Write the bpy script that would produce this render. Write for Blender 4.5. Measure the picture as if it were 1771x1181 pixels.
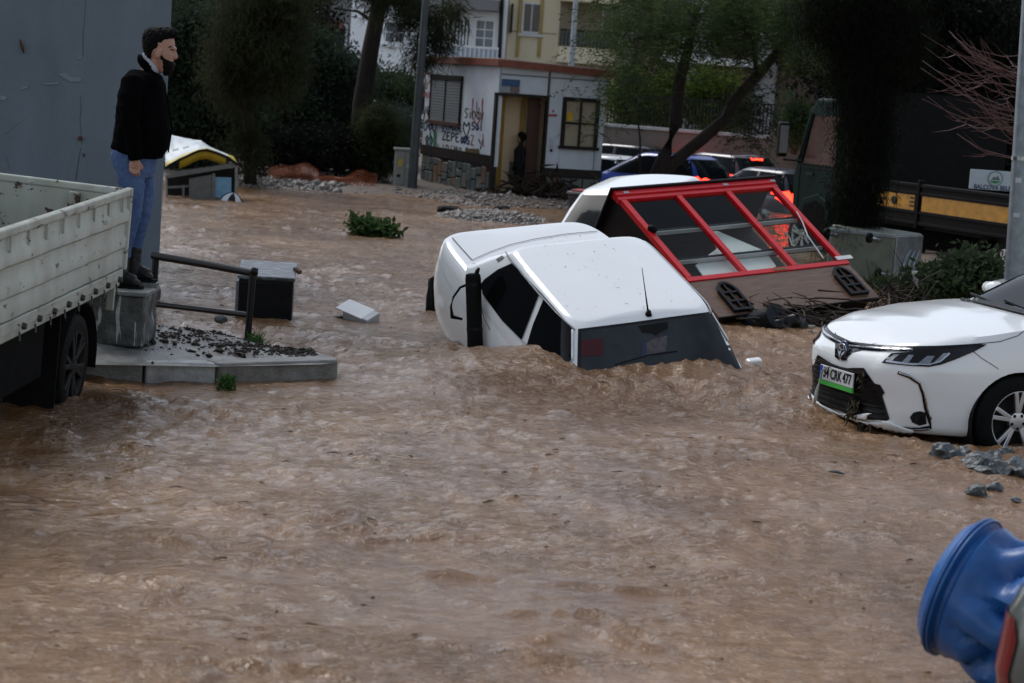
import bpy, bmesh, math, random
import numpy as np
from mathutils import Vector, Matrix, noise
from mathutils.bvhtree import BVHTree
R = math.radians
random.seed(7); rng = np.random.default_rng(7)
scene = bpy.context.scene
for o in list(bpy.data.objects): bpy.data.objects.remove(o)
COL = scene.collection

# ------------------------------------------------------------------ camera
CAM_H = 2.18; FPX = 3600.0; ROLL = R(4.0); PITCH = math.atan(441/3600)
_F = Vector((0, math.cos(PITCH), -math.sin(PITCH))); _U0 = Vector((0, math.sin(PITCH), math.cos(PITCH))); _R0 = Vector((1,0,0))
_RC = _R0*math.cos(ROLL)+_U0*math.sin(ROLL); _UC = -_R0*math.sin(ROLL)+_U0*math.cos(ROLL)
CAMPOS = Vector((0,0,CAM_H))
cd = bpy.data.cameras.new('camera'); cam = bpy.data.objects.new('camera', cd); COL.objects.link(cam)
cam.matrix_world = Matrix(((_RC.x,_UC.x,-_F.x,0),(_RC.y,_UC.y,-_F.y,0),(_RC.z,_UC.z,-_F.z,CAM_H),(0,0,0,1)))
cd.sensor_width = 36; cd.lens = FPX*36/1771; cd.clip_end = 2000; cd.clip_start = .1
cd.dof.use_dof = True; cd.dof.focus_distance = 16.0; cd.dof.aperture_fstop = 4.0
scene.camera = cam
# ------------------------------------------------------------------ light: heavy overcast, late afternoon
w = bpy.data.worlds.new('World'); scene.world = w; w.use_nodes = True
nt = w.node_tree; nt.nodes.clear()
sky = nt.nodes.new('ShaderNodeTexSky'); sky.sky_type = 'NISHITA'; sky.sun_disc = False
SUN_EL, SUN_AZ = 52, -40
sky.sun_elevation = R(SUN_EL); sky.sun_rotation = R(SUN_AZ); sky.air_density = 1.0; sky.dust_density = 1.0; sky.ozone_density = 1.0
hs = nt.nodes.new('ShaderNodeHueSaturation'); hs.inputs['Saturation'].default_value = .48
bg = nt.nodes.new('ShaderNodeBackground'); bg.inputs['Strength'].default_value = .135
ow = nt.nodes.new('ShaderNodeOutputWorld')
nt.links.new(sky.outputs[0], hs.inputs['Color']); nt.links.new(hs.outputs[0], bg.inputs[0]); nt.links.new(bg.outputs[0], ow.inputs[0])
sd = bpy.data.lights.new('sun','SUN'); sd.energy = 1.2; sd.angle = R(28); sd.color = (1,.99,.97)
so = bpy.data.objects.new('sun', sd); COL.objects.link(so)
_az = R(SUN_AZ); _el = R(SUN_EL)
_sv = Vector((math.sin(_az)*math.cos(_el), math.cos(_az)*math.cos(_el), math.sin(_el)))
so.rotation_euler = _sv.to_track_quat('Z','Y').to_euler()
scene.view_settings.view_transform = 'Standard'; scene.view_settings.look = 'None'; scene.view_settings.gamma = 1
scene.view_settings.exposure = 0.46
scene.view_settings.use_curve_mapping = False
scene.render.engine = 'CYCLES'
scene.cycles.max_bounces = 6; scene.cycles.transparent_max_bounces = 12

# ------------------------------------------------------------------ helpers
def ray(x, y): return _F + _RC*((x-885.5)/FPX) - _UC*((y-590.5)/FPX)
def atz(x, y, z=0.0): d = ray(x,y); return CAMPOS + d*((z-CAM_H)/d.z)      # point of the photo on a level plane
def aty(x, y, Y): d = ray(x,y); return CAMPOS + d*(Y/d.y)                  # point of the photo at a distance
def tag(o, label=None, cat=None, group=None, kind=None):
    if label: o['label'] = label
    if cat: o['category'] = cat
    if group: o['group'] = group
    if kind: o['kind'] = kind
    return o
def thing(name, label, cat, loc=(0,0,0), rz=0, group=None, mat=None):
    o = bpy.data.objects.new(name, None); COL.objects.link(o); o.empty_display_size = .2
    if mat is not None: o.matrix_world = mat
    else: o.location = loc; o.rotation_euler = (0,0,rz)
    return tag(o, label, cat, group)
def link(name, me, m, parent=None, smooth=False, bevel=0, seg=2):
    o = bpy.data.objects.new(name, me); COL.objects.link(o); o.parent = parent
    if m is not None and not me.materials: me.materials.append(m)
    if smooth:
        me.polygons.foreach_set('use_smooth', [True]*len(me.polygons))
    if bevel:
        b = o.modifiers.new('bevel','BEVEL'); b.width = bevel; b.segments = seg; b.limit_method = 'ANGLE'; b.angle_limit = R(35)
    return o
def auto_smooth(o, ang=40):
    me = o.data
    try: me.set_sharp_from_angle(angle=R(ang))
    except Exception: pass
def copy_tree(o, parent=None):
    c = o.copy(); COL.objects.link(c); c.parent = parent
    for ch in list(o.children): copy_tree(ch, c)
    return c
def basis(d, up=Vector((0,0,1))):
    d = Vector(d).normalized(); u = Vector(up)
    if abs(d.dot(u)) > .98: u = Vector((1,0,0))
    s = d.cross(u).normalized(); return s, s.cross(d).normalized()
class MB:
    def __init__(s): s.v = []; s.f = []
    def add(s, vs, fs):
        n = len(s.v); s.v += [tuple(v) for v in vs]; s.f += [tuple(i+n for i in f) for f in fs]; return s
    def box(s, c, size, rot=None):
        hx,hy,hz = size[0]/2,size[1]/2,size[2]/2
        vs = [Vector((x,y,z)) for x in (-hx,hx) for y in (-hy,hy) for z in (-hz,hz)]
        if rot is not None: vs = [rot @ v for v in vs]
        vs = [v+Vector(c) for v in vs]
        return s.add(vs, [(0,1,3,2),(4,6,7,5),(0,4,5,1),(2,3,7,6),(0,2,6,4),(1,5,7,3)])
    def box2(s, a, b): 
        return s.box([(a[i]+b[i])/2 for i in range(3)], [abs(b[i]-a[i]) for i in range(3)])
    def bar(s, a, b, w, h, up=(0,0,1)):      # rectangular bar from a to b
        a = Vector(a); b = Vector(b); sx, u = basis(b-a, up); sx = sx*w/2; u = u*h/2
        vs = [p+i*sx+j*u for p in (a,b) for i,j in ((-1,-1),(1,-1),(1,1),(-1,1))]
        return s.add(vs, [(3,2,1,0),(4,5,6,7),(0,1,5,4),(1,2,6,5),(2,3,7,6),(3,0,4,7)])
    def tube(s, pts, rad, n=10, up=(0,0,1), cap=True, flat=1.0):
        pts = [Vector(p) for p in pts]; k = len(pts)
        if not hasattr(rad,'__len__'): rad = [rad]*k
        vs = []; U = Vector(up)
        for i,p in enumerate(pts):
            d = (pts[min(i+1,k-1)]-pts[max(i-1,0)])
            a, b = basis(d, U)
            r = rad[i]; ra, rb = (r if hasattr(r,'__len__') else (r, r*flat))
            for j in range(n):
                t = 2*math.pi*j/n; vs.append(p+a*(ra*math.cos(t))+b*(rb*math.sin(t)))
        fs = [(i*n+j, i*n+(j+1)%n, (i+1)*n+(j+1)%n, (i+1)*n+j) for i in range(k-1) for j in range(n)]
        if cap: fs += [tuple(range(n-1,-1,-1)), tuple((k-1)*n+j for j in range(n))]
        return s.add(vs, fs)
    def cyl(s, a, b, r, n=16, r2=None): return s.tube([a,b],[r, r if r2 is None else r2], n)
    def prism(s, poly, fn, t0, t1):          # poly of (u,v) -> fn(u,v,t)
        n = len(poly); vs = [fn(u,v,t0) for u,v in poly]+[fn(u,v,t1) for u,v in poly]
        fs = [tuple(range(n-1,-1,-1)), tuple(range(n,2*n))]+[(i,(i+1)%n,n+(i+1)%n,n+i) for i in range(n)]
        return s.add(vs, fs)
    def lathe(s, prof, c=(0,0,0), axis='y', n=28):   # prof of (r, h)
        c = Vector(c); vs = []
        for r,h in prof:
            for j in range(n):
                t = 2*math.pi*j/n; a,b = r*math.cos(t), r*math.sin(t)
                vs.append(c+Vector({'y':(a,h,b),'z':(a,b,h),'x':(h,a,b)}[axis]))
        k = len(prof)
        fs = [(i*n+j, i*n+(j+1)%n, (i+1)*n+(j+1)%n, (i+1)*n+j) for i in range(k-1) for j in range(n)]
        return s.add(vs, fs)
    def mesh(s, name='m'):
        me = bpy.data.meshes.new(name); me.from_pydata(s.v, [], s.f); me.update()
        bm = bmesh.new(); bm.from_mesh(me); bmesh.ops.recalc_face_normals(bm, faces=bm.faces); bm.to_mesh(me); bm.free()
        return me
    def build(s, name, m, parent=None, smooth=False, bevel=0, seg=2, sharp=None):
        o = link(name, s.mesh(name), m, parent, smooth, bevel, seg)
        if sharp: auto_smooth(o, sharp)
        return o
def np_mesh(name, V, Fq):
    me = bpy.data.meshes.new(name); V = np.asarray(V, np.float32); Fq = np.asarray(Fq, np.int32)
    me.vertices.add(len(V)); me.vertices.foreach_set('co', V.ravel())
    n, k = Fq.shape
    me.loops.add(n*k); me.loops.foreach_set('vertex_index', Fq.ravel())
    me.polygons.add(n); me.polygons.foreach_set('loop_start', np.arange(0,n*k,k, dtype=np.int32))
    me.update(calc_edges=True); me.validate(); return me
def evaluated(o):
    dg = bpy.context.evaluated_depsgraph_get(); dg.update()
    return bpy.data.meshes.new_from_object(o.evaluated_get(dg))
def bake(o):
    me = evaluated(o); o.modifiers.clear(); o.data = me; return o
def organic(name, mb, m, parent, voxel=.012, it=6, fac=.5, edit=None):   # fuse lofts into one skin
    me = mb.mesh(name); o = link(name, me, m, parent)
    r = o.modifiers.new('r','REMESH'); r.mode = 'VOXEL'; r.voxel_size = voxel
    sm = o.modifiers.new('s','SMOOTH'); sm.factor = fac; sm.iterations = it
    p = o.parent; o.parent = None; bake(o); o.parent = p
    if edit: edit(o.data)
    if not o.data.materials: o.data.materials.append(m)
    o.data.polygons.foreach_set('use_smooth', [True]*len(o.data.polygons))
    return o
# ---- materials
MATS = {}
def M(name, col, rough=.5, metal=0, var=.15, scale=6, col2=None, mix=.5, bump=0, bscale=60, coat=0, spec=.5, detail=6, stretch=None, rvar=0, softness=.2):
    if name in MATS: return MATS[name]
    if max(col) < .031 and coat == 0: col = [c*.55 for c in col]; col2 = [c*.6 for c in col2] if col2 else None; spec *= .5   # near-blacks deepened and dulled for stronger contrast
    m = bpy.data.materials.new(name); m.use_nodes = True; t = m.node_tree; p = t.nodes['Principled BSDF']; MATS[name] = m
    p.inputs['Roughness'].default_value = rough; p.inputs['Metallic'].default_value = metal
    p.inputs['Coat Weight'].default_value = coat; p.inputs['Coat Roughness'].default_value = .05; p.inputs['Specular IOR Level'].default_value = spec
    tc = t.nodes.new('ShaderNodeTexCoord'); mp = t.nodes.new('ShaderNodeMapping'); t.links.new(tc.outputs['Object'], mp.inputs[0])
    if stretch: mp.inputs['Scale'].default_value = stretch
    n = t.nodes.new('ShaderNodeTexNoise'); n.inputs['Scale'].default_value = scale; n.inputs['Detail'].default_value = detail; n.inputs['Roughness'].default_value = .6
    t.links.new(mp.outputs[0], n.inputs['Vector'])
    r = t.nodes.new('ShaderNodeValToRGB'); e = r.color_ramp.elements
    e[0].position = max(0, mix-softness); e[1].position = min(1, mix+softness)
    c1 = col; c2 = col2
    if col2 is None: c1 = [c*(1-var) for c in col]; c2 = [min(1,c*(1+var)) for c in col]
    e[0].color = (*c1,1); e[1].color = (*c2,1)
    t.links.new(n.outputs['Fac'], r.inputs[0]); t.links.new(r.outputs[0], p.inputs['Base Color'])
    if rvar:
        mr = t.nodes.new('ShaderNodeMapRange'); mr.inputs[3].default_value = max(0,rough-rvar); mr.inputs[4].default_value = min(1,rough+rvar)
        t.links.new(n.outputs['Fac'], mr.inputs[0]); t.links.new(mr.outputs[0], p.inputs['Roughness'])
    if bump:
        n2 = t.nodes.new('ShaderNodeTexNoise'); n2.inputs['Scale'].default_value = bscale; n2.inputs['Detail'].default_value = 4
        t.links.new(mp.outputs[0], n2.inputs['Vector'])
        b = t.nodes.new('ShaderNodeBump'); b.inputs['Strength'].default_value = bump; b.inputs['Distance'].default_value = .02
        t.links.new(n2.outputs['Fac'], b.inputs['Height']); t.links.new(b.outputs[0], p.inputs['Normal'])
    return m
def emit(name, col, strength, base=(.3,.01,.01)):
    m = M(name, base, .3, var=.05); p = m.node_tree.nodes['Principled BSDF']
    p.inputs['Emission Color'].default_value = (*col,1); p.inputs['Emission Strength'].default_value = strength; return m
def glass(name, col=(.8,.85,.85), rough=.03, mult=.9, const=.018):
    # thin sheet of glass: mostly clear, mirrors the sky at grazing angles
    if name in MATS: return MATS[name]
    m = bpy.data.materials.new(name); m.use_nodes = True; t = m.node_tree; t.nodes.clear(); MATS[name] = m
    o = t.nodes.new('ShaderNodeOutputMaterial'); mx = t.nodes.new('ShaderNodeMixShader'); tr = t.nodes.new('ShaderNodeBsdfTransparent'); gl = t.nodes.new('ShaderNodeBsdfGlossy')
    tr.inputs[0].default_value = (*col,1); gl.inputs['Roughness'].default_value = rough; gl.inputs[0].default_value = (.9,.95,1,1)
    fr = t.nodes.new('ShaderNodeLayerWeight'); fr.inputs['Blend'].default_value = .5
    pw = t.nodes.new('ShaderNodeMath'); pw.operation = 'POWER'; pw.inputs[1].default_value = 5.5
    ad = t.nodes.new('ShaderNodeMath'); ad.operation = 'MULTIPLY_ADD'; ad.inputs[1].default_value = mult; ad.inputs[2].default_value = const
    t.links.new(fr.outputs['Facing'], pw.inputs[0]); t.links.new(pw.outputs[0], ad.inputs[0]); t.links.new(ad.outputs[0], mx.inputs[0]); t.links.new(tr.outputs[0], mx.inputs[1]); t.links.new(gl.outputs[0], mx.inputs[2]); t.links.new(mx.outputs[0], o.inputs[0])
    return m
def text_mesh(s, size, extrude=.001, align='CENTER', bold=0, xs=1.0):
    c = bpy.data.curves.new('t','FONT'); c.body = s; c.size = size; c.extrude = extrude; c.align_x = align; c.align_y = 'CENTER'; c.offset = bold
    o = bpy.data.objects.new('t', c); COL.objects.link(o); me = evaluated(o); bpy.data.objects.remove(o)
    if xs != 1: 
        for v in me.vertices: v.co.x *= xs
    return me
def frame(o, xa, ya, za=None):               # matrix from an origin and two axes
    xa = Vector(xa).normalized(); za = Vector(xa).cross(Vector(ya)).normalized() if za is None else Vector(za); ya = za.cross(xa).normalized()
    return Matrix(((xa.x,ya.x,za.x,o[0]),(xa.y,ya.y,za.y,o[1]),(xa.z,ya.z,za.z,o[2]),(0,0,0,1)))
def rock_mesh(r, seed, sub=2, rough=.35, flat=(1,1,1), planar=True):
    bm = bmesh.new(); bmesh.ops.create_icosphere(bm, subdivisions=sub, radius=1)
    rr = random.Random(seed); off = Vector((rr.random()*50,rr.random()*50,0))
    pl = [(Vector((rr.gauss(0,1),rr.gauss(0,1),rr.gauss(0,1))).normalized(), rr.uniform(.55,.85)) for _ in range(9)]
    for v in bm.verts:
        p = v.co.copy()
        for nn,d in pl:
            k = p.dot(nn)
            if k > d: p -= nn*(k-d)
        p *= 1+rough*.35*noise.noise(p*2.2+off)
        v.co = Vector((p.x*flat[0],p.y*flat[1],p.z*flat[2]))*r
    me = bpy.data.meshes.new('rock'); bm.to_mesh(me); bm.free(); return me
# ---- foliage: many small leaf faces
def leaf_quads(P, L, Wd, droop=0.0, jit=.35, dirs=None):
    n = len(P); P = np.asarray(P)
    d = rng.normal(size=(n,3)) if dirs is None else dirs + jit*rng.normal(size=(n,3))
    d[:,2] -= droop; d /= np.linalg.norm(d,axis=1,keepdims=True)+1e-9
    u = rng.normal(size=(n,3)); s = np.cross(d,u); s /= np.linalg.norm(s,axis=1,keepdims=True)+1e-9
    l = (L*rng.uniform(.6,1.3,(n,1))); ww = Wd*rng.uniform(.7,1.3,(n,1))
    V = np.stack([P, P+d*l*.45+s*ww/2, P+d*l, P+d*l*.45-s*ww/2],1).reshape(-1,3)
    return V, np.arange(4*n).reshape(n,4)
def foliage(name, mat, parent, P, L, Wd, droop=0.0, dirs=None, jit=.35):
    V,Fq = leaf_quads(P, L, Wd, droop, jit, dirs); return link(name, np_mesh(name,V,Fq), mat, parent)
def clumps(c, rad, k, n, cr, flat=.7, shell=.55):
    # k clump centres in an ellipsoid, n points in each clump
    d = rng.normal(size=(k,3)); d /= np.linalg.norm(d,axis=1,keepdims=True)
    r = rng.uniform(shell,1,(k,1)); cc = np.array(c)+d*r*np.array(rad)
    cs = cr*rng.uniform(.6,1.4,(k,1,1))
    P = cc[:,None,:]+rng.normal(size=(k,n,3))*cs*np.array([1,1,flat])
    return P.reshape(-1,3)
def leafmat(name, c, var=.5, trans=.38):
    m = M(name, c, .75, var=var, scale=1.3, detail=3); t = m.node_tree; p = t.nodes['Principled BSDF']
    p.inputs['Specular IOR Level'].default_value = .10
    if trans:
        tr = t.nodes.new('ShaderNodeBsdfTranslucent'); mx = t.nodes.new('ShaderNodeMixShader'); mx.inputs[0].default_value = trans; out = t.nodes['Material Output']
        t.links.new(p.inputs['Base Color'].links[0].from_socket, tr.inputs[0]); t.links.new(p.outputs[0], mx.inputs[1]); t.links.new(tr.outputs[0], mx.inputs[2]); t.links.new(mx.outputs[0], out.inputs[0])
    return m
# ------------------------------------------------------------------ numpy noise
_lat = rng.random((64,512,512)).astype(np.float32)*2-1 if False else None
_perm = rng.random((512,512)).astype(np.float32)*2-1
def vn(x, y, s=0):
    x = x+s*37.17; y = y+s*91.73
    xi = np.floor(x).astype(int); yi = np.floor(y).astype(int); fx = x-xi; fy = y-yi
    fx = fx*fx*fx*(fx*(fx*6-15)+10); fy = fy*fy*fy*(fy*(fy*6-15)+10)
    g = lambda a,b: _perm[a % 512, b % 512]
    return (g(xi,yi)*(1-fx)+g(xi+1,yi)*fx)*(1-fy)+(g(xi,yi+1)*(1-fx)+g(xi+1,yi+1)*fx)*fy
def fbm(x, y, s=0, o=4):
    a = 1; t = 0; q = 0
    for i in range(o): t = t+a*vn(x,y,s+i*5); q += a; a *= .5; x = x*2.03+3.1; y = y*2.03-1.7
    return t/q
def sstep(a, b, x): t = np.clip((x-a)/(b-a),0,1); return t*t*(3-2*t)
# ------------------------------------------------------------------ materials of the setting
def water_material():
    m = bpy.data.materials.new('muddy_water'); m.use_nodes = True; t = m.node_tree; p = t.nodes['Principled BSDF']; MATS['water'] = m
    tc = t.nodes.new('ShaderNodeTexCoord')
    def nz(sc, det, st, dist=0, rough=.6):
        mp = t.nodes.new('ShaderNodeMapping'); mp.inputs['Scale'].default_value = st; mp.inputs['Rotation'].default_value = (0,0,R(-12)); t.links.new(tc.outputs['Object'], mp.inputs[0])
        n = t.nodes.new('ShaderNodeTexNoise'); n.inputs['Scale'].default_value = sc; n.inputs['Detail'].default_value = det; n.inputs['Distortion'].default_value = dist; n.inputs['Roughness'].default_value = rough
        t.links.new(mp.outputs[0], n.inputs['Vector']); return n
    a = nz(.55, 4, (1,.8,1), .6); b = nz(5, 6, (1,.8,1), 1.2)
    r = t.nodes.new('ShaderNodeValToRGB'); e = r.color_ramp.elements
    e[0].position = .38; e[0].color = (.150,.077,.031,1); e[1].position = .68; e[1].color = (.275,.160,.080,1)
    r2 = t.nodes.new('ShaderNodeValToRGB'); e = r2.color_ramp.elements
    e[0].position = .32; e[0].color = (.72,.66,.62,1); e[1].position = .62; e[1].color = (1.06,1.06,1.06,1)
    mx = t.nodes.new('ShaderNodeMixRGB'); mx.blend_type = 'MULTIPLY'; mx.inputs[0].default_value = .85
    t.links.new(a.outputs['Fac'], r.inputs[0]); t.links.new(b.outputs['Fac'], r2.inputs[0]); t.links.new(r.outputs[0], mx.inputs[1]); t.links.new(r2.outputs[0], mx.inputs[2])
    t.links.new(mx.outputs[0], p.inputs['Base Color'])
    p.inputs['Roughness'].default_value = .11; p.inputs['IOR'].default_value = 1.40
    n1 = nz(11, 5, (.7,1,1), .8, .6); n2 = nz(32, 3, (.7,1,1), .5); n3 = nz(.9, 3, (.6,1,1), .8)
    ad = t.nodes.new('ShaderNodeMath'); ad.operation = 'MULTIPLY_ADD'; ad.inputs[1].default_value = .40
    t.links.new(n2.outputs['Fac'], ad.inputs[0]); t.links.new(n1.outputs['Fac'], ad.inputs[2])
    bp = t.nodes.new('ShaderNodeBump'); bp.inputs['Strength'].default_value = 1.0; bp.inputs['Distance'].default_value = .055
    mr = t.nodes.new('ShaderNodeMapRange'); mr.inputs[1].default_value = .36; mr.inputs[2].default_value = .62; mr.inputs[3].default_value = .35; mr.inputs[4].default_value = 1.0; t.links.new(n3.outputs['Fac'], mr.inputs[0]); t.links.new(mr.outputs[0], bp.inputs['Strength'])
    t.links.new(ad.outputs[0], bp.inputs['Height']); t.links.new(bp.outputs[0], p.inputs['Normal'])
    return m
WATER = water_material()
CONC = M('wet_concrete', (.085,.09,.086), .35, col2=(.22,.228,.22), scale=5, mix=.5, bump=.35, bscale=45, rvar=.15)
MUD = M('mud', (.06,.042,.03), .55, col2=(.14,.10,.075), scale=4, bump=.5, bscale=20)
# ------------------------------------------------------------------ ground under and beyond the water
def bump2(x, y, cx, cy, rx, ry): return np.exp(-(((x-cx)/rx)**2+((y-cy)/ry)**2))
def ground_z(x, y):
    z = -.62+.70*sstep(34.5,39.5,y+.8*vn(x*.6,y*.3,3))*(1-sstep(1.8,4.2,x))
    z = z+.74*bump2(x,y,-.45,34.2,1.9,3.0)
    z = z+.80*bump2(x,y,6.2,28.6,2.6,2.2)+.75*bump2(x,y,9,33,4,4)
    z = z+.40*sstep(9,14,x)
    z = z+.42*sstep(46,54,y)*(1-sstep(1.5,3,x))
    return z+.035*fbm(x*1.1,y*1.1,9)+.012*fbm(x*5,y*5,19)
xs = np.concatenate([-np.geomspace(70,8.2,30), np.arange(-8,10.01,.12), np.geomspace(10.3,70,30)])
ys = np.concatenate([np.arange(3,24,.6), np.arange(24,46,.14), np.geomspace(46.3,400,50)])
X,Y = np.meshgrid(xs,ys); Z = ground_z(X,Y)
def grid_faces(ny, nx):
    i = np.arange(ny*nx).reshape(ny,nx); return np.stack([i[:-1,:-1],i[:-1,1:],i[1:,1:],i[1:,:-1]],-1).reshape(-1,4)
g = link('ground', np_mesh('ground', np.stack([X,Y,Z],-1).reshape(-1,3), grid_faces(*X.shape)), MUD, smooth=True); tag(g, kind='structure')
# ------------------------------------------------------------------ flood water
SED = Vector((.834,16.54,-.78))
def water_h(x, y):
    wx = x+.35*fbm(x*.9,y*.9,1,3); wy = y+.5*fbm(x*.8,y*.8,2,3)
    calm = .35+.65*sstep(-.35,.25,fbm(x*.35,y*.28,4,3))
    h = .022*fbm(wx*.7,wy*.6,11,3)
    r = 1-np.abs(fbm(wx*2.0+wy*.5,wy*1.5,12,4))*2.2
    h = h+.012*calm*r
    r2 = 1-np.abs(fbm(wx*4.6-wy*.9,wy*3.4,13,3))*2.0
    h = h+.011*calm*r2
    r3 = 1-np.abs(fbm(wx*8.5+wy*2,wy*6.5-wx*1.5,15,2))*2.0
    h = h+.0065*calm*r3+.004*fbm(wx*12,wy*10,14,2)
    # the flood piles up on the sunken saloon and the outcrop of lumps in front of it
    u = x-.95; v = y-16.0
    h = h+.10*np.exp(-((u/1.25)**2+(v/.45)**2))+.05*np.exp(-(((x+.1)/.5)**2+((y-17.2)/.6)**2))
    h = h+.16*np.exp(-(((x-.45)/.95)**2+((y-15.85)/.75)**2))+.07*np.exp(-(((x-1.6)/.6)**2+((y-16.0)/.6)**2))
    m = np.exp(-(((x-1.25)/1.2)**2+((y-15.1)/.75)**2))
    h = h+m*(.060*np.maximum(0,fbm(wx*3.6,wy*3.4,21,4))*2+.06*np.maximum(0,r2-.45)+.03*np.maximum(0,r3-.4))
    m2 = np.exp(-(((x-2.3)/.9)**2+((y-13.6)/1.2)**2))
    h = h+m2*.05*np.maximum(0,fbm(wx*3.6,wy*3.0,23,4))
    # crests that stand here and there
    cr = np.maximum(0, fbm(wx*1.7,wy*1.3,31,4)-.27); h = h+.07*cr
    h = h-.075*np.exp(-(((x-2.95)/.75)**2+((y-14.35)/.55)**2))
    fl = np.maximum(0, 1-np.abs(fbm(wx*1.5+.4*wy,wy*2.4,41,3))*3.2-.55)          # sharp little crests in trains
    h = h+.075*fl*sstep(-.1,.3,fbm(x*.8,y*.7,44,3))
    fade = 1-.75*sstep(22,60,y)
    return h*fade
xs = np.concatenate([-np.geomspace(60,6.1,36), np.arange(-6,7.01,.030), np.geomspace(7.1,60,36)])
ys = np.geomspace(4.8,150,900)
X,Y = np.meshgrid(xs,ys); Z = water_h(X,Y)
g = link('flood_water', np_mesh('flood_water', np.stack([X,Y,Z],-1).reshape(-1,3), grid_faces(*X.shape)), WATER, smooth=True); tag(g, kind='structure')
# ------------------------------------------------------------------ gravel bank
def chip_cloud(name, mat, pts, rads, parent=None, flat=.6):
    base = np.array([(1,0,0),(-1,0,0),(0,1,0),(0,-1,0),(0,0,1),(0,0,-1)],float); F0 = np.array([(0,2,4),(2,1,4),(1,3,4),(3,0,4),(2,0,5),(1,2,5),(3,1,5),(0,3,5)])
    n = len(pts); B = base[None]*rng.uniform(.55,1.3,(n,6,1))+rng.normal(size=(n,6,3))*.25
    a = rng.uniform(0,6.28,n); c,s = np.cos(a),np.sin(a); x = B[...,0]*c[:,None]-B[...,1]*s[:,None]; y = B[...,0]*s[:,None]+B[...,1]*c[:,None]
    B = np.stack([x,y,B[...,2]*flat],-1)*np.asarray(rads)[:,None,None]+np.asarray(pts)[:,None,:]
    return link(name, np_mesh(name, B.reshape(-1,3), (F0[None]+6*np.arange(n)[:,None,None]).reshape(-1,3)), mat, parent)
GRAV = M('gravel', (.06,.052,.045), .5, col2=(.22,.195,.175), scale=9, detail=2, mix=.5)
n = 14000; gx = rng.normal(-.4,1.25,n); gy = rng.normal(34.4,2.2,n); gz_ = ground_z(gx,gy); k = gz_ > -.03
gx,gy,gz_ = gx[k],gy[k],gz_[k]
o = chip_cloud('gravel', GRAV, np.stack([gx,gy,gz_+.005],-1), rng.gamma(2.0,.011,len(gx))+.010); tag(o,'grey gravel washed into a bank before the graffitied cabin','gravel',kind='stuff')
n = 1500; gx = rng.uniform(-6,-3.4,n); gy = rng.normal(38.6,.8,n); gz_ = ground_z(gx,gy); k = gz_ > -.03
o = chip_cloud('rubble', GRAV, np.stack([gx,gy,gz_+.01],-1)[k], rng.gamma(2.2,.018,n)[k]+.015); tag(o,'grey rubble along the water below the dark trees','rubble',kind='stuff')
# ------------------------------------------------------------------ pavement island with kerb stones
pav = thing('pavement', None, None); pav['kind'] = 'structure'
fr = [atz(-60,652,.13),atz(120,630,.13),atz(250,632,.13),atz(376,634,.13),atz(470,632,.13),atz(556,630,.13),atz(583,627,.13)]
bk = [atz(-60,560,.26),atz(120,565,.26),atz(250,560,.25),atz(370,572,.16),atz(455,597,.13),atz(535,606,.13),atz(580,618,.12)]
vs = []; fs = []; nv = 14
from bisect import bisect
def plerp(P, u):
    k = u*(len(P)-1); i = min(int(k), len(P)-2); return P[i].lerp(P[i+1], k-i)
nu = 60
for i in range(nu+1):
    u = i/nu; a = plerp(fr,u); b = plerp(bk,u)
    for j in range(nv+1):
        p = a.lerp(b, j/nv); v = j/nv
        e = min(v*4,1)*min((1-v)*6,1)
        p.z += e*(.018*noise.noise(p*4)+.006*noise.noise(p*15)); vs.append(p)
    for j,zz in ((0,-.25),):
        pass
for i in range(nu):
    for j in range(nv):
        q = i*(nv+1)+j; fs.append((q,q+nv+1,q+nv+2,q+1))
n0 = len(vs)                                   # skirt at the back
for i in range(nu+1): p = vs[i*(nv+1)+nv].copy(); p.z = -.4; vs.append(p)
for i in range(nu): fs.append((i*(nv+1)+nv,(i+1)*(nv+1)+nv,n0+i+1,n0+i))
o = MB().add(vs,fs).build('paving_surface', M('muddy_paving',(.045,.033,.024),.4,col2=(.185,.19,.18),scale=2.6,mix=.50,softness=.09,bump=.35,bscale=45,rvar=.2), pav, smooth=True)
KERB = [M('kerb_grey', (.085,.078,.066), .45, col2=(.22,.215,.20), scale=7, bump=.4, bscale=50), M('kerb_pale', (.16,.155,.145), .4, col2=(.42,.435,.43), scale=6, bump=.3, bscale=50)]
def kerb(p0, p1, z1, wd, m, cut=0):
    p0 = Vector((p0.x,p0.y,0)); p1 = Vector((p1.x,p1.y,0)); d = (p1-p0).normalized(); nrm = Vector((-d.y,d.x,0))
    poly = [p0,p1]
    if cut: poly += [p1+nrm*.10+d*.04, p1+nrm*.22-d*.03, p1+nrm*(wd)-d*.2]
    else: poly += [p1+nrm*wd]
    poly += [p0+nrm*wd]
    mb = MB(); mb.prism([(p.x,p.y) for p in poly], lambda u,v,t: Vector((u,v,t)), -.35, z1)
    o = mb.build('kerb_stone', m, pav, bevel=.018, seg=3); return o
kf = [atz(-60,668),atz(128,655),atz(246,660),atz(251,661),atz(372,664),atz(377,665),atz(583,657)]
off = lambda p: p
kerb(kf[0],kf[1]-Vector((.02,0,0)),.132,.16,KERB[0]); kerb(kf[1],kf[2],.133,.16,KERB[0]); kerb(kf[3],kf[4],.142,.17,KERB[1]); kerb(kf[5],kf[6],.148,.20,KERB[0],1)
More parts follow.
